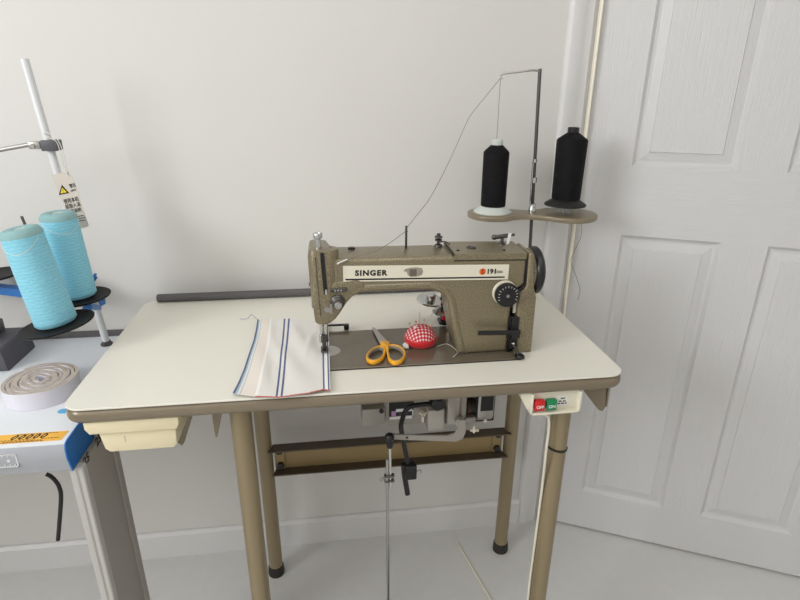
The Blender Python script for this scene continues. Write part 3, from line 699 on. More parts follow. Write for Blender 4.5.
for p, q in zip(vr, vr[1:]):
    for k in range(N):
        k2 = (k+1) % N
        if len(p) == 1: uvface(b, (p[0], q[k], q[k2]))
        else: uvface(b, (p[k], q[k], q[k2], p[k2]))
bmesh.ops.recalc_face_normals(b, faces=b.faces); finish('cushion', b, 'gingham', cu, 60)
b = new(); lathe(b, [(0, .0005), (.028, .0005), (.0325, .003), (.0354, .010), (.0358, .0170), (.0347, .0188), (.030, .0193), (0, .0193)], (pc.x, pc.y, BZ), (0, 0, 1), 48); finish('band', b, 'redrib', cu, 40)
b = new(); q = at(405, 343.5, 'z', BZ+.008); prism(b, [(q.x-.004, q.y-.012), (q.x+.006, q.y-.014), (q.x+.008, q.y+.006), (q.x, q.y+.008), (q.x-.005, q.y)], 'z', BZ+.001, BZ+.008, .002, 2); finish('white_tab', b, 'paper', cu, 40)
def pin(dx, dy, length, tx, ty, hm, label, hr=.0016, sink=.012):
    r_ = math.hypot(dx, dy); h_ = .014 + (H-.014)*math.sqrt(max(0, 1-(r_/R0)**2))
    base = V((pc.x+dx, pc.y+dy, BZ+h_)); d = V((tx, ty, 1)).normalized(); tip = base + d*length
    o = thing('pin', label, 'pin', base, group='pins in the gingham pincushion')
    b = new(); cyl(b, base + d*.0005, tip, .00055, n=6); finish('shaft', b, 'steel', o, 40)
    b = new(); ball(b, tip, hr, n=6); finish('head', b, hm, o, 40)
pin(-.002, .004, .028, .0, .05, 'steel', 'tall straight steel pin upright in the middle of the pincushion', .0009)
pin(.012, .004, .036, .55, .1, 'steel', 'long steel pin slanting right from the pincushion top', .0009)
pin(.022, .006, .030, .8, .1, 'steel', 'steel pin slanting low right out of the pincushion side', .0009)
pin(-.022, .002, .012, -.25, .05, 'pinr', 'short red-headed pin at the left shoulder of the pincushion')
pin(-.010, .0, .010, -.1, -.1, 'pinr', 'short red-headed pin left of the pincushion top', .0022)
pin(-.013, -.012, .007, -.2, -.3, 'pinh', 'white-headed pin on the left front of the pincushion', .0030)
pin(.018, -.010, .008, .3, -.2, 'orange', 'amber-headed pin on the right front of the pincushion', .0020)
pin(.006, .002, .011, .1, 0, 'pinr', 'red-headed pin just right of the pincushion top', .0018)
# loose thread beside the column
def strand(pts, r, m, label, name='sewing_thread', cat='thread'):
    b = new(); tube(b, smooth_path(pts, 8), r, 6); return tag(finish(name, b, m, None, 60), label, cat)
strand([at(u, v, 'z', BZ+.0025) for u, v in ((437, 346.5), (445, 344), (449, 344.8), (454, 348), (457.5, 352.5), (453, 357)) ], .0006, 'threadw', 'pale thread tail curling on the machine bed at the foot of the column')
strand([at(u, v, 'z', BZ+.0025) for u, v in ((455, 354.5), (462, 353.5), (465, 352.5), (467.5, 353))], .0007, 'thread', 'short grey thread end on the bed against the column')

# ------------------------------------------------------------------ black thread stand (right)
PX, PY, TRZ = .999, .453, .990
ts = thing('thread_stand', 'chrome thread stand post with a bronze spool tray behind the handwheel', 'thread stand', (PX, PY, TZ))
tilt = (at(537.5, 113, 'y', PY).x - PX)/(1.232-.99)
def post(z): return (PX + tilt*(z-.99), PY, z)
b = new(); cyl(b, post(TZ+.012), post(1.33), .0042, n=16); finish('post', b, 'dsteel', ts, 35)
b = new(); lathe(b, [(0, 0), (.022, 0), (.022, .004), (.010, .008), (.009, .03), (0, .03)], (post(TZ)[0], PY, TZ), (0, 0, 1), 28); finish('base_flange', b, 'steel', ts, 35)
A, B = V((.896, .462, TRZ)), V((1.087, .434, TRZ)); RA, RB = .063, .074
ang = math.atan2(B.y-A.y, B.x-A.x); out = []
ux, uy = V((math.cos(ang), math.sin(ang), 0)), V((-math.sin(ang), math.cos(ang), 0)); D = (B-A).length
top = []
def arc(c, r_, a0, a1, n=16): return [(c + ux*math.cos(math.radians(lerp(a0, a1, k/n)))*r_ + uy*math.sin(math.radians(lerp(a0, a1, k/n)))*r_) for k in range(n+1)]
wl = [A + ux*D*.46 - uy*.030]; wu = [A + ux*D*.46 + uy*.030]
lo_arc = arc(A, RA, 70, 318, 24); hi_arc = arc(B, RB, -140, 120, 26)
dog = lo_arc + [A + ux*D*.38 - uy*.031, A + ux*D*.46 - uy*.030, A + ux*D*.5 - uy*.032] + hi_arc + [A + ux*D*.52 + uy*.034, A + ux*D*.42 + uy*.033]
b = new(); prism(b, [(p.x, p.y) for p in dog], 'z', TRZ-.0125, TRZ, .003, 3); finish('spool_tray', b, 'tray', ts, 35)
b = new(); lathe(b, [(0, 0), (.010, 0), (.010, .010), (.0085, .014), (.0085, .022), (0, .022)], (PX, PY, TRZ), (0, 0, 1), 24); finish('tray_collar', b, 'chrome', ts, 35)
b = new(); p0, p1 = V(post(1.03)), V(post(1.115)); cyl(b, p0 + V((-.007, -.004, -.02)), p1 + V((-.006, -.004, 0)), .0022, n=10); cyl(b, p0 + V((0, 0, .035)), p0 + V((0, 0, .048)), .0064, n=14); cyl(b, p1, p1 + V((0, 0, .008)), .0058, n=14); finish('post_clip', b, 'chrome', ts, 35)
b = new(); hook = [V(post(1.33)) + V((.002, 0, -.006)), V(post(1.33)) + V((-.02, -.004, -.004)), V((.93, .452, 1.322)), V((.898, .455, 1.318)), V((.892, .455, 1.312))]
tube(b, smooth_path(hook, 5), .0025, 8); lathe(b, [(.0035, -.001), (.006, -.001), (.006, .001), (.0035, .001), (.0035, -.001)], (.892, .455, 1.308), (0, 0, 1), 16); finish('guide_arm', b, 'steel', ts, 35)
b = new()
for c_ in (B + V((-.018, 0, 0)),):
    cyl(b, c_ + V((.006, 0, 0)), c_ + V((.006, 0, .02)), .004, n=12); cyl(b, c_ + V((.022, 0, 0)), c_ + V((.022, 0, .02)), .004, n=12)
finish('cone_peg', b, 'clear', ts, 35)
# cones
def cone_black(label, org, base, rT, rB, L, fl, body_col, tip_col, name='thread_cone'):
    o = thing(name, label, 'thread cone', org, local=True, group=None)
    b = new(); lathe(b, [(0, 0), (fl, 0), (fl, .003), (fl*.62, .016), (rB*.9, .018), (0, .018)], n=44); finish('cone_base', b, body_col, o, 35, True)
    b = new(); z0, z1 = .0165, L
    lathe(b, [(0, z0), (rB, z0), (rB+.0005, z0+.004), (rT, z1-.018), (rT-.003, z1-.0135), (.0145, z1), (0, z1)], n=44); finish('thread_winding', b, 'yarnblack', o, 35, True)
    b = new(); lathe(b, [(0, L-.002), (.0132, L-.002), (.0140, L+.001), (.0140, L+.011), (.0125, L+.013), (.006, L+.013), (.005, L+.009), (0, L+.009)], n=32); finish('cone_tip', b, tip_col, o, 35, True)
    return o
c1 = at(491.5, 209.5, 'y', .462)
cone_black('black thread cone on a pale green base at the left of the tray', (c1.x+.003, .462, TRZ+.0005), 'conel', .0318, .0308, .166, .0480, 'conel', 'conel')
cone_black('black thread cone on a black base at the right of the tray', (1.0775, .434, TRZ+.0206), 'black', .0372, .0348, .176, .0515, 'blackm', 'black')
# threads
cone_top = V((.8935, .457, TRZ+.1815))
strand([cone_top, (.8932, .4565, 1.22), (.8926, .456, 1.26), (.892, .455, 1.308)], .0006, 'thread', 'thin thread rising from the left black cone')
an = V((.632, .1800, 1.0225))
strand([an, at(417, 215, 'y', .20), at(430, 198, 'y', .24), at(446, 168, 'y', .31), at(458, 142, 'y', .37), at(466, 124, 'y', .41), at(473, 112, 'y', .43), (.892, .455, 1.308)], .0006, 'thread', 'thin thread slanting down to the pin on top of the machine arm')
strand([an + V((0, -.004, -.004)), at(380, 249, 'y', .1165), at(353, 258, 'y', .1135), at(338, 265, 'y', .1125), at(337.5, 276, 'y', .112), at(337.5, 288, 'y', .1095)], .0006, 'thread', 'thin thread running along the machine arm to the tension discs')
b = new(); q0, q1 = at(337, 264, 'y', .117), at(347.5, 259.5, 'y', .118); tube(b, [q0, q1], .0016, 8); finish('arm_thread_guide', b, 'white', sm, 35)
strand([V((at(581, 222, 'y', .42).x, .42, TRZ-.0129)), at(581, 236, 'y', .42), at(574, 252, 'y', .42), at(571, 262, 'y', .42), at(576, 276, 'y', .42), at(580, 290, 'y', .42), at(577.5, 300, 'y', .42)], .0006, 'thread', 'loose thread hanging from the spool tray in front of the door', 'hanging_thread')

# ------------------------------------------------------------------ motor under the table
my = .29
def Q(u, v, y=my): return at(u, v, 'y', y)
mo = thing('sewing_machine_motor', 'grey clutch motor hanging under the sewing table', 'motor', (.62, my, TZ-.033))
UB = TZ-.0335
def pbox(bm, u0, v0, u1, v1, y0, y1, bev=.003, top=None, seg=2):
    a, c_ = Q(u0, v0, y0), Q(u1, v1, y0)
    return box(bm, (a.x, y0, c_.z), (c_.x, y1, top if top else a.z), bev, seg)
b = new(); pbox(b, 362, 410, 385, 424, .235, .30, .002); mp_ = finish('cover_plate', b, 'alu', mo, 30)
q = Q(381.5, 411, .234); b = new(); cyl(b, (q.x, .236, q.z), (q.x, .231, q.z), .0055, n=14); finish('plate_screw', b, 'rubber', mp_, 30)
b = new(); pbox(b, 384, 400, 432, 423, .25, .33, .004, top=.60); box(b, (Q(400, 400, .29).x, .27, .58), (Q(470, 400, .29).x, .33, UB), .002); cb = finish('control_box', b, 'alu', mo, 30)
b = new(); a, c_ = Q(389, 402, .249), Q(413.5, 417.5, .249); box(b, (a.x, .2480, c_.z), (c_.x, .2499, a.z)); rp = finish('rating_plate', b, 'black', mo, 0); rp['label'] = 'black rating plate with white border'
for (u0, v0, u1, v1, m) in ((389.5, 417, 413, 418, 'white'), (412.3, 410, 413.3, 417.5, 'white'), (391.5, 411.5, 396, 416, 'purple'), (396, 409.2, 412, 411, 'white'), (399, 413, 403, 416, 'dsteel')):
    b = new(); a, c_ = Q(u0, v0, .2475), Q(u1, v1, .2475); box(b, (a.x, .2472, c_.z), (c_.x, .2479, a.z)); finish('plate_print', b, m, rp, 0)
b = new(); a = Q(422.5, 413, .245); cyl(b, (a.x, .2495, a.z), (a.x, .236, a.z), .006, n=14); box(b, (a.x-.0025, .236, a.z-.022), (a.x+.0025, .243, a.z+.002), .001, 1); box(b, (a.x-.010, .236, a.z+.002), (a.x+.010, .241, a.z+.006), .001, 1); finish('wing_nut', b, 'strip', mo, 30)
b = new(); pbox(b, 428, 411, 444, 430.5, .225, .30, .003); finish('terminal_box', b, 'alul', mo, 30)
b = new(); a0, a1 = Q(444, 413, .27), Q(456, 413, .27)
prism(b, rrect(.235, Q(450, 428, .235).z, .345, .60, .02, 5), 'x', a0.x, a1.x, .004, 2); finish('motor_body', b, 'alul', mo, 35)
b = new(); prism(b, rrect(.24, Q(460, 421, .24).z, .335, .60, .018, 5), 'x', a1.x, Q(463, 413, .27).x, .003, 2); finish('end_shield', b, 'alu', mo, 35)
b = new(); a = Q(463, 408, .28); c_ = Q(478, 408, .28); cyl(b, (a.x, .285, a.z), (c_.x, .285, a.z), .022, n=24); wnd = finish('rotor_gap', b, 'rubber', mo, 35)
b = new(); cyl(b, (a.x+.009, .283, a.z), (a.x+.015, .283, a.z), .0224, n=24); finish('winding', b, 'copper', wnd, 35)
b = new(); a = Q(466.5, 420, .25); box(b, (a.x-.004, .25, a.z-.012), (a.x+.024, .30, a.z+.006), .002, 1); finish('support_arm', b, 'alu', mo, 30)
# belt guard: rim with a dark window
b = new(); a0, a1 = Q(478, 405, .25), Q(494.5, 405, .25); zb = Q(486, 423, .25).z; prism(b, rrect(.25, zb, .33, .60, .022, 5), 'x', a0.x, a1.x, .004, 2); bg = finish('belt_guard', b, 'steel', mo, 35)
b = new(); w0, w1 = Q(481.5, 397, .2485), Q(493, 410.5, .2485); box(b, (w0.x, .2485, w1.z), (w1.x, .2505, w0.z)); finish('guard_window', b, 'black', bg, 0)
b = new(); a = Q(485.5, 421.5, .247); lathe(b, [(0, 0), (.005, 0), (.004, .004), (0, .004)], (a.x, .2505, a.z), (0, -1, 0), 14); finish('guard_screw', b, 'strip', bg, 30)
b = new(); a = Q(474, 430, .26); ball(b, a, .006, n=8); cyl(b, a + V((-.010, 0, 0)), a + V((.012, 0, -.002)), .0035, n=10); cyl(b, a + V((0, 0, -.008)), a + V((0, 0, .012)), .0025, n=10); finish('adjusting_screw', b, 'strip', mo, 35)
# lever arm with its joint
ly = .15
pl = [Q(u, v, ly) for u, v in ((390, 434.5), (420, 435.5), (448, 436), (455, 433.5), (458, 428), (459, 420), (465.5, 420), (466, 432), (463, 439), (456, 442), (440, 441.3), (410, 440.5), (390, 439.5))]
b = new(); prism(b, [(p.x, p.z) for p in pl], 'y', ly, ly+.006, .001, 1); la = finish('treadle_arm', b, 'alu', mo, 30)
b = new(); a = Q(407, 437.5, ly); cyl(b, (a.x, ly+.001, a.z), (a.x, ly-.001, a.z), .003, n=12); finish('arm_hole', b, 'rubber', la, 30)
b = new(); a = Q(461, 424, ly); c_ = Q(461, 424, .24); cyl(b, (a.x, ly+.0055, a.z), (c_.x, .26, c_.z), .011, n=18); finish('arm_mount', b, 'alu', mo, 30)
b = new(); pbox(b, 446, 398, 494, 421, .30, .34, .004, top=.60); finish('motor_gap_shade', b, 'rubber', mo, 30)  # dark block added as shade in the gaps between the motor parts
# treadle rod
jr = Q(389.5, 437.5, ly-.012)
tr = thing('treadle_rod', 'chrome treadle rod with a black ball joint left of the knee lifter', 'rod', jr)
b = new(); ball(b, jr, .011, (1, 1, 1.05), 12); cyl(b, jr + V((0, 0, -.004)), jr + V((.001, 0, -.026)), .0095, .007, n=20, bev=.001); cyl(b, jr, jr + V((0, .0125, 0)), .005, n=12); finish('ball_joint', b, 'black', tr, 35)
e0 = jr + V((.001, 0, -.024)); e1 = Q(390.5, 487, ly-.014)
b = new(); cyl(b, e0, e0.lerp(e1, .98), .0032, n=14); finish('upper_rod', b, 'chrome', tr, 35)
k = e0.lerp(e1, .30); k2 = e0.lerp(e1, 1.0)
b = new(); cyl(b, k + V((-.0065, 0, 0)), V((e1.x-.0055, e1.y, FZ+.1135)), .0036, n=14); finish('lower_rod', b, 'steel', tr, 35)
kc = e0.lerp(e1, .77)
for dz in (-.007, .007):
    b = new(); box(b, kc + V((-.014, -.006, dz-.0022)), kc + V((.009, .006, dz+.0022)), .001, 1); finish('clamp_plate', b, 'dsteel', tr, 30)
b = new(); box(b, kc + V((-.012, -.004, -.007)), kc + V((-.006, .004, .007))); cyl(b, kc + V((-.013, 0, 0)), kc + V((-.019, 0, 0)), .003, n=10); box(b, kc + V((-.024, -.002, -.008)), kc + V((-.018, .002, .008)), .0015, 1); finish('clamp_screw', b, 'steel', tr, 30)
# treadle pedal near the floor, standing on its axle
tp = thing('treadle_pedal', 'black steel treadle pedal low between the table legs', 'pedal', (e1.x+.05, e1.y-.1, FZ))
b = new(); box(b, (e1.x-.03, e1.y-.24, FZ+.105), (e1.x+.17, e1.y+.01, FZ+.113), .003, 2); finish('plate', b, 'blackm', tp, 30)
b = new(); cyl(b, (.33, e1.y-.12, FZ+.098), (.90, e1.y-.12, FZ+.098), .008, n=14); finish('axle', b, 'blackm', tp, 35)
for x in (.33, .90):
    b = new(); box(b, (x-.006, e1.y-.135, FZ), (x+.006, e1.y-.105, FZ+.108), .002, 1); finish('axle_post', b, 'blackm', tp, 30)
# knee lifter
kl = thing('knee_lifter', 'bent black knee lifter bar hanging in front of the motor', 'lever', Q(440, 404, .19))
ky = .19
kp = [Q(439, 403.5, ky), Q(430, 404, ky), Q(418, 405, ky), Q(409.5, 407, ky), Q(405, 412, ky), Q(401.8, 421, ky), Q(401, 427, ky), Q(402, 434, ky), Q(405.5, 452, ky), Q(409, 468, ky)]
b = new(); tube(b, smooth_path(kp, 5), .0058, 14); finish('bent_bar', b, 'black', kl, 40)
b = new(); a = Q(438, 405.5, .176); lathe(b, [(0, 0), (.0125, 0), (.0150, .002), (.0160, .006), (.0160, .028), (0, .028)], (a.x, .174, a.z), (0, 1, 0), 28); finish('pivot_knob', b, 'black', kl, 35)
b = new(); h = Q(438, 403.5, ky); cyl(b, h + V((0, 0, -.008)), (h.x, h.y, UB), .008, n=16); finish('hanger', b, 'black', kl, 35)
k0, k1 = Q(404, 460, ky), Q(406.5, 489, ky)
b = new(); tube(b, [Q(403.4, 464, ky), Q(404.5, 476, ky), Q(406.8, 489, ky), Q(407.5, 494, ky)], .0066, 14); finish('pad_bar', b, 'black', kl, 40)
b = new(); a, c_ = Q(405.5, 466.5, ky-.010), Q(416.8, 479.5, ky-.010); box(b, (a.x, ky-.012, c_.z), (c_.x, ky+.014, a.z), .004, 3); finish('clamp', b, 'black', kl, 35)
b = new(); a = Q(418, 471.5, ky); tube(b, smooth_path([a + V((-.004, 0, 0)), a + V((.004, 0, .004)), a + V((.008, 0, .002)), a + V((.007, 0, -.006))], 4), .0014, 8); finish('clamp_screw', b, 'steel', kl, 35)

# ------------------------------------------------------------------ left table
LZ = .69
lt = thing('work_table', 'white-topped work table with blue end at the left of the sewing table', 'table', (-.5, .24, 0))
lx0, lx1, lf, lbk = -1.15, -.004, .003, .472
b = new(); zf = at(66, 473, 'y', lf).z
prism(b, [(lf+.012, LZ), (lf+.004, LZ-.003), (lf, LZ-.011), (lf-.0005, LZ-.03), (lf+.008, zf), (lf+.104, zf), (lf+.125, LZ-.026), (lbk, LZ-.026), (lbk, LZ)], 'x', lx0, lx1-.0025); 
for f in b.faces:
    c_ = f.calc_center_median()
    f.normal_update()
    if c_.y < lf+.010 and c_.z < LZ-.004: f.material_index = 1  # front face coloured greyer than the top
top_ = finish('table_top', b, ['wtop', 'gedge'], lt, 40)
b = new(); prism(b, [(lf+.012, LZ+.0004), (lf+.003, LZ-.002), (lf-.001, LZ-.011), (lf-.0015, LZ-.03), (lf+.006, zf-.001), (lf+.008, zf-.0005), (lf+.048, zf+.001), (lf+.107, zf-.002), (lf+.13, LZ-.026), (lbk, LZ-.026), (lbk, LZ+.0004)], 'x', lx1-.0025, lx1); finish('end_band', b, 'bluedk', lt, 30)['label'] = 'blue end edge band'
b = new(); box(b, (lx0, lbk, LZ-.02), (lx1-.03, lbk+.012, LZ+.014), .002, 2); finish('back_rail', b, 'foam', lt, 30)['label'] = 'dark grey back rail'
# legs: right one in view
def leftleg(x):
    xa, xb = (at(71, 480, 'y', .016).x, at(86.5, 484, 'y', .016).x) if x > -.5 else (x-.028, x+.003)
    b = new(); box(b, (xa, .016, FZ), (xb, .034, zf-.001), .002, 1); lg = finish('leg', b, 'gleg', lt, 30)
    b = new(); box(b, ((xa+xb)/2-.001, .0155, FZ+.01), ((xa+xb)/2+.003, .0161, zf-.004)); finish('leg_groove', b, 'gleg2', lg, 0)
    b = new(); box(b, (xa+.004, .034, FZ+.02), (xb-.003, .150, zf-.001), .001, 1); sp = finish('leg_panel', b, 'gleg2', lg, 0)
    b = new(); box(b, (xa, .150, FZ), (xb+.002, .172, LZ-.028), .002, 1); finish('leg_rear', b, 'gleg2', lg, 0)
    return lg, sp
lgx = at(86.5, 484, 'y', .016).x - .003
lg, sp = leftleg(lgx); leftleg(-1.05)
for (u, v) in ((86.5, 459.5), (98.5, 440)):
    q = at(u, v, 'x', lgx+.0005)
    lettering('25', .026, .0003, 'ink', lg, (lgx+.0006, min(q.y, .125), q.z), (0, 1, 0), (0, 0, 1), align='CENTER', bold=.0004)
# stickers on the table
b = new(); c4 = [at(u, v, 'z', LZ) for u, v in ((-60, 440.5), (72.5, 430.8), (63.5, 444), (-60, 452.5))]
ys0 = .0158; pr = [(-.30, ys0), (-.0155, ys0), (-.0135, .0445), (-.30, .0445)]
prism(b, pr, 'z', LZ+.0001, LZ+.0006); st = finish('sticker', b, 'yellow', lt, 0); st['label'] = 'orange-yellow sticker'
lettering('00000', .0185, .0002, 'ink', st, (-.107, .0325, LZ+.0008), (1, 0, 0), (0, 1, 0), bold=.0004, width=.060, shear=.35, sp=1.3)
b = new(); random.seed(3)
for yy, xa, xb in ((.0415, -.100, -.030), (.0245, -.120, -.062), (.0245, -.052, -.022), (.0205, -.115, -.048), (.0175, -.125, -.045)):
    x = xa
    while x < xb:
        w_ = random.uniform(.0025, .006); box(b, (x, yy-.0009, LZ+.0006), (min(x+w_, xb), yy+.0009, LZ+.0008)); x += w_ + .0015
finish('sticker_small_print', b, 'brownink', st, 0)
b = new(); prism(b, rrect(-.062, .108, -.030, .125, .008, 4), 'z', LZ+.0001, LZ+.0006); finish('tape_patch', b, 'lblue', lt, 0)['label'] = 'light blue tape patch'
# ruler printed on the front edge
b = new(); rx0, rx1 = -.30, at(17.5, 460, 'y', lf).x; rz1, rz0 = at(16, 454, 'y', lf).z, at(14.5, 467, 'y', lf).z
yp = lf-.0007
for lo, hi in (((rx0, rz0), (rx1, rz0+.0017)), ((rx0, rz1-.0017), (rx1, rz1)), ((rx1-.0017, rz0), (rx1, rz1))):
    box(b, (lo[0], yp-.0004, lo[1]), (hi[0], lf+.0006, hi[1]))
x = rx1-.006; k = 0
while x > rx0:
    h_ = .0055 if k % 2 == 0 else .0032
    if k % 5 == 2: box(b, (x-.002, yp-.0004, (rz0+rz1)/2-.002), (x+.002, lf+.0006, (rz0+rz1)/2+.003))
    box(b, (x-.0007, yp-.0004, rz0), (x+.0007, lf+.0006, rz0+h_)); box(b, (x-.0007, yp-.0004, rz1-h_*.8), (x+.0007, lf+.0006, rz1)); x -= .0042; k += 1
rl = finish('ruler_print', b, 'white', lt, 0)
# velcro roll: a spiral ribbon on its edge
vc = at(39.5, 378.5, 'z', LZ+.036); vc.z = LZ; VR, VH = .0725, .036
b = new(); turns, th = 8, .0062; pts = []
NS = 420
for i in range(NS+1):
    a = 2*PI*turns*i/NS; r_ = .0095 + (VR-.0035-.0095)*(i/NS) + .0006*math.sin(a*1.7+1)
    pts.append(V((vc.x + r_*math.cos(a+2.4), vc.y + r_*math.sin(a+2.4), 0)))
A_, B_ = [], []
for i, p in enumerate(pts):
    n_ = V((p.x-vc.x, p.y-vc.y, 0)).normalized()*th/2
    lift = .0015*math.sin(i*.13) + .0012*math.sin(i*.41)
    A_.append([b.verts.new((q.x, q.y, LZ+.0006+z)) for q, z in ((p-n_, 0), (p+n_, 0), (p+n_, VH+lift), (p-n_, VH+lift))])
for p, q in zip(A_, A_[1:]):
    for e in range(4):
        f = b.faces.new((p[e], p[(e+1) % 4], q[(e+1) % 4], q[e])); f.material_index = 1 if e == 2 else 0
b.faces.new(A_[0]); b.faces.new(A_[-1]); bmesh.ops.recalc_face_normals(b, faces=b.faces)
tag(finish('tape_roll', b, ['velcro', 'velcroe'], None, 40), 'coiled roll of white hook-and-loop tape on the work table', 'tape roll')
# machine housing at the left edge
mh = thing('machine_housing', 'dark grey machine housing cut off by the left edge of the picture', 'machine', (-.34, .38, LZ))
b = new(); hx = at(8, 372, 'z', LZ).x; hz = at(6.5, 349, 'y', .305).z
prism(b, [(-.46, LZ+.0005), (hx, LZ+.0005), (hx-.006, hz-.004), (hx-.010, hz), (-.46, hz)], 'y', .303, .43, .003, 2); finish('base_casting', b, 'housing', mh, 30)
b = new(); box(b, (-.44, .315, hz), (-.29, .42, hz+.03), .004, 2); finish('upper_casting', b, 'housing', mh, 30)

# ------------------------------------------------------------------ blue-yarn cone stand
pb = at(107, 344.5, 'z', LZ); ptop = at(40, 113, 'y', pb.y)
ld = (ptop - pb).normalized(); lean = math.atan2(ld.x, ld.z)     # leans to the left
cs = thing('cone_stand', 'white pole stand with black spool discs and blue arms beside the wall', 'thread stand', pb)
def on(z): return pb + ld*((z-LZ)/ld.z)
b = new(); cyl(b, on(LZ+.004), on(1.335), .0082, n=20, bev=.001); finish('pole', b, 'polew', cs, 35)
b = new(); lathe(b, [(0, 0), (.014, 0), (.014, .003), (.0105, .006), (.010, .010), (0, .010)], pb + V((0, 0, .0004)), (0, 0, 1), 24); finish('base_nut', b, 'dsteel', cs, 35)
Rt = Matrix.Rotation(lean, 3, 'Y')
upv = Rt @ V((0, 0, 1)); rtv = Rt @ V((1, 0, 0))
d1 = at(57.5, 324.5, 'y', .245); d2 = at(79, 297.5, 'y', .350); d3 = at(-6, 275.5, 'y', .50); d4 = at(51, 286, 'y', .50)
L1, L2 = lean - math.radians(3.6), lean + math.radians(2.0)
def axis_of(a): return V((math.sin(a), 0, math.cos(a)))
hub = on(.80)
def disc(c_, r_, a, sp=.178):
    n_ = axis_of(a)
    b = new(); lathe(b, [(0, -.002), (r_-.006, -.002), (r_-.001, 0), (r_, .0025), (r_-.001, .0035), (r_-.006, .0022), (.012, .0015), (0, .0015)], c_, n_, 56); o = finish('spool_disc', b, 'disc', cs, 35)
    b = new(); lathe(b, [(0, -.0045), (r_-.012, -.0045), (r_-.002, -.0012), (r_-.006, -.0021), (0, -.0021)], c_, n_, 56); finish('disc_underside', b, 'white', o, 35)
    if sp:
        b = new(); cyl(b, c_ + n_*.0012, c_ + n_*sp, .0032, n=12, bev=.0008); finish('spindle', b, 'dsteel', o, 35)
    return o
disc(d1, .0715, L1); disc(d2, .0655, L2); disc(d3, .062, lean, 0); disc(d4, .056, lean - .09, .178)
b = new(); lathe(b, [(0, 0), (.006, 0), (.006, -.004), (0, -.004)], (0, 0, 0), (0, 0, 1), 8); b.free()
b = new(); bm_end = at(-40, 284, 'y', .525); st_ = hub + V((.012, .012, -.002))
sec = [(-.012, -.0095), (.012, -.0095), (.012, .0095), (-.012, .0095)]
tube(b, [st_, st_.lerp(bm_end, .5), bm_end], 1, sec=sec, up=(0, 0, 1)); finish('beam', b, 'blue', cs, 0)
b = new(); e = d1 - axis_of(L1)*.006; e2 = d2 - axis_of(L2)*.010; tube(b, [hub + V((.008, -.01, -.008)), e2 + V((.02, -.01, -.006)), (hub + e)/2 + V((.006, 0, -.012)), e + V((.006, -.004, -.006))], 1, sec=[(-.008, -.006), (.008, -.006), (.008, .004), (-.008, .004)], up=(0, 0, 1)); cyl(b, e - axis_of(L1)*.008, e + axis_of(L1)*.0005, .007, n=14); finish('arm', b, 'blue', cs, 0)
b = new(); cyl(b, d2 - axis_of(L2)*.014, d2 - axis_of(L2)*.005, .009, n=16); finish('disc_mount', b, 'blackm', cs, 30)
b = new(); tube(b, smooth_path([at(91, 290, 'y', .40), at(92.5, 280, 'y', .40), at(95.5, 274, 'y', .40), at(93.5, 281, 'y', .395), at(96.5, 277, 'y', .39)], 5), .0028, 8); finish('blue_clip', b, 'blue', cs, 40)
# clamp with its rod
kc = on(1.166)
b = new(); box(b, (kc.x-.0105, kc.y-.018, kc.z-.012), (kc.x+.0215, kc.y+.014, kc.z+.010), .002, 2); ck = finish('clamp', b, 'housing', cs, 30)
b = new(); a = kc + V((-.0225, -.016, .0)); box(b, a + V((-.012, -.002, -.008)), a + V((.012, .016, .008)), .003, 2); cyl(b, a + V((-.002, -.001, -.001)), a + V((-.002, -.006, -.001)), .0045, n=12); finish('clamp_jaw', b, 'steel', ck, 35)
r0 = kc + V((-.03, -.008, .002)); r1_ = at(-60, 161, 'y', kc.y-.008)
b = new(); cyl(b, r0, r1_, .0046, n=14); finish('guide_rod', b, 'steel', cs, 35)
# yarn cones
def yarn_cone(label, loc, rot, h_, rb, rt):
    o = thing('yarn_cone', label, 'yarn cone', loc, rot, local=True, group=None)
    b = new(); lathe(b, [(.0105, .001), (rb-.004, .001), (rb, .006), (rb, .012), (rt+.0012, h_-.020), (rt+.0005, h_-.010), (rt-.004, h_-.003), (.0105, h_-.012), (.0105, .001)], n=56)
    w_ = finish('yarn_winding', b, 'yarn', o, 50, True)
    b = new(); lathe(b, [(rt+.0014, h_-.016), (rt+.0011, h_-.010), (rt-.0035, h_-.0022), (rt-.009, h_), (.016, h_-.001), (.011, h_-.005), (.0095, h_-.010)], n=56); finish('yarn_end', b, 'yarntop', o, 60, True)
    b = new(); lathe(b, [(.0055, .0), (.0100, .0), (.0095, h_-.003), (.0085, h_-.002), (.0070, h_-.003), (.0055, .0)], n=24); finish('core', b, 'conel', o, 40, True)
    b = new(); ph0, pts = math.radians(-150), []
    for k in range(25):
        t = k/24; a = math.radians(lerp(-168, -20, t)); hh = h_*.80 + h_*.10*(2*t-1)**2*1.3 - .004; rr = lerp(rb, rt, hh/h_) + .0007
        pts.append(V((rr*math.cos(a), rr*math.sin(a), hh)))
    tube(b, pts, .0006, 6); finish('loose_strand', b, 'threadw', o, 50, True)['label'] = 'pale loose yarn end'
    return o
y1 = yarn_cone('front sky-blue yarn cone on the lower black disc, nearest the left edge', d1 + axis_of(L1)*.0038, (0, L1, 0), .204, .0395, .0360)
y2 = dup(y1, d2 + axis_of(L2)*.0038, (Matrix.Rotation(L2, 3, 'Y') @ Matrix.Rotation(math.radians(40), 3, 'Z')).to_euler(), 'rear sky-blue yarn cone in front of the hang tag and pole')
y2.scale = (.96, .96, .93)
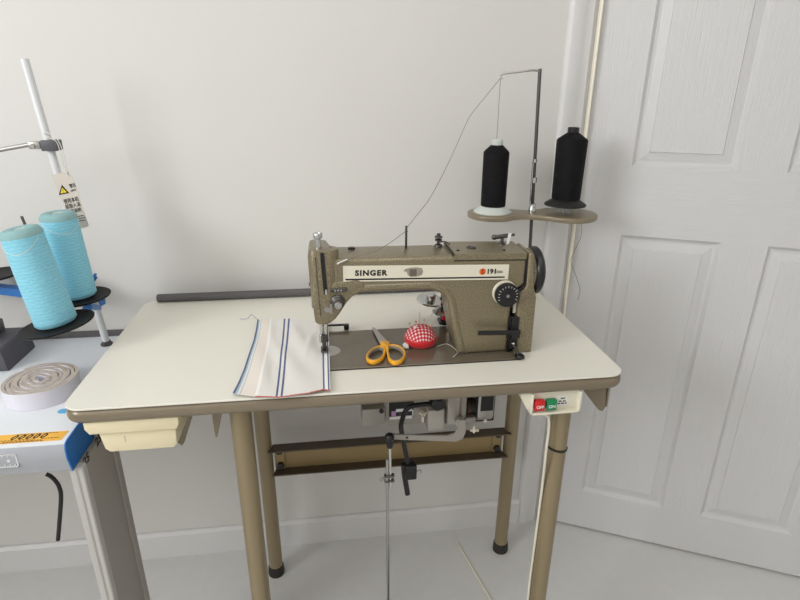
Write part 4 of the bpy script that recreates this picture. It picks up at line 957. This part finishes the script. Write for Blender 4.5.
# hang tag
hb = kc.y-.0125
tagp = [at(u, v, 'y', hb) for u, v in ((52, 175), (68, 171.5), (73.5, 179), (89, 226), (72.5, 231.5))]
ht = thing('hang_tag', 'beige warning hang tag with a yellow triangle tied to the white pole', 'tag', tagp[0])
b = new(); prism(b, [(p.x, p.z) for p in tagp], 'y', hb, hb+.0006); cd_ = finish('card', b, 'card', ht, 0)
dx = (tagp[1]-tagp[0]).normalized(); dz = (tagp[0]-tagp[4]).normalized()
def T(u, v, off=-.0004): return at(u, v, 'y', hb) + V((0, off, 0))
b = new(); e = T(67.5, 175.5); lathe(b, [(0, 0), (.0022, 0), (.0022, .0004), (0, .0004)], e, (0, -1, 0), 16); finish('punch_hole', b, 'white', cd_, 0)
for pts, m, off in (((61.9, 184.8, 58.9, 195, 69.2, 193.0), 'ink', -.0006), ((62.2, 187.5, 60.8, 193.4, 67.0, 192.2), 'tri', -.0010)):
    b = new(); pp = [T(pts[0], pts[1]), T(pts[2], pts[3]), T(pts[4], pts[5])]; prism(b, [(p.x, p.z) for p in pp], 'y', hb+off, hb); finish('warning_triangle', b, m, cd_, 0)
lettering('!', .010, .0002, 'ink', cd_, T(63.3, 191, -.0012), dx, dz, align='CENTER')
lettering('警告', .0095, .0002, 'ink', cd_, T(69.5, 186.5, -.0006), dx, dz, width=.0135)
lettering('注意安全', .0045, .0002, 'ink', cd_, T(70.5, 191, -.0006), dx, dz, width=.0125)
lettering('使用本机', .0115, .0002, 'ink', cd_, T(64, 202, -.0006), dx, dz, width=.032)
lettering('前加入油', .0115, .0002, 'ink', cd_, T(65.5, 207.3, -.0006), dx, dz, width=.032)
lettering('请看说明', .0100, .0002, 'ink', cd_, T(67.5, 212.6, -.0006), dx, dz, width=.030)
b = new()
for u0, v0, L_ in ((74.2, 217.3, .021), (74.6, 219.6, .024), (75.2, 222.0, .022)):
    p = T(u0, v0); q = p + dx*L_; tube(b, [p, q], .0007, 4)
finish('small_print', b, 'ink', cd_, 0)
st0 = T(67.3, 175.2)
b = new(); tube(b, smooth_path([st0 + V((0, -.001, 0)), at(66.2, 166, 'y', hb-.003), at(63, 152, 'y', hb-.004), at(58.5, 141, 'y', kc.y-.0205), at(54, 136, 'y', kc.y-.0205), at(47, 132.5, 'y', kc.y-.015), at(43.2, 133, 'y', kc.y-.0105)], 6), .0009, 6)
tube(b, smooth_path([st0 + V((0, -.001, 0)), at(64, 166, 'y', hb-.002), at(60.2, 152, 'y', hb-.002), at(56.5, 142, 'y', kc.y-.0205), at(50, 138, 'y', kc.y-.0205), at(44.5, 136, 'y', kc.y-.0135)], 6), .0009, 6); finish('string', b, 'threadw', ht, 50)
# black cord under the work table
b = new(); tube(b, smooth_path([at(46, 474, 'y', .12), at(51, 476.5, 'y', .12), at(56, 481.5, 'y', .12), at(59.5, 488, 'y', .12), at(61, 500, 'y', .12), at(58, 540, 'y', .12)], 6), .0042, 10); finish('power_cord', b, 'black', lt, 40)

# ------------------------------------------------------------------ light
def area(name, loc, target, sx, sy, power, col):
    l = bpy.data.lights.new(name, 'AREA'); l.shape = 'RECTANGLE'; l.size, l.size_y = sx, sy; l.energy = power; l.color = col
    o = bpy.data.objects.new(name, l); C.objects.link(o); o.location = loc
    o.rotation_euler = (V(target)-V(loc)).to_track_quat('-Z', 'Y').to_euler(); return o
area('window_daylight', (XL-.01, (wy0+wy1)/2, (wz0+wz1)/2), (XL+1, (wy0+wy1)/2, (wz0+wz1)/2), wy1-wy0-.1, wz1-wz0-.1, 41, (.985, .99, 1.))
area('overhead_fill', (.5, -.9, ZC-.03), (.5, -.9, 0), 1.3, 1.3, 9.5, (1., .99, .975))  # added overhead fill light, no lamp hangs there
w = bpy.data.worlds.new('daylight'); bpy.context.scene.world = w; w.use_nodes = True
w.node_tree.nodes['Background'].inputs['Color'].default_value = (.85, .92, 1, 1); w.node_tree.nodes['Background'].inputs['Strength'].default_value = 1.0
vs = bpy.context.scene.view_settings
vs.view_transform = 'Standard'; vs.look = 'None'; vs.gamma = 1; vs.exposure = 0; vs.use_curve_mapping = False
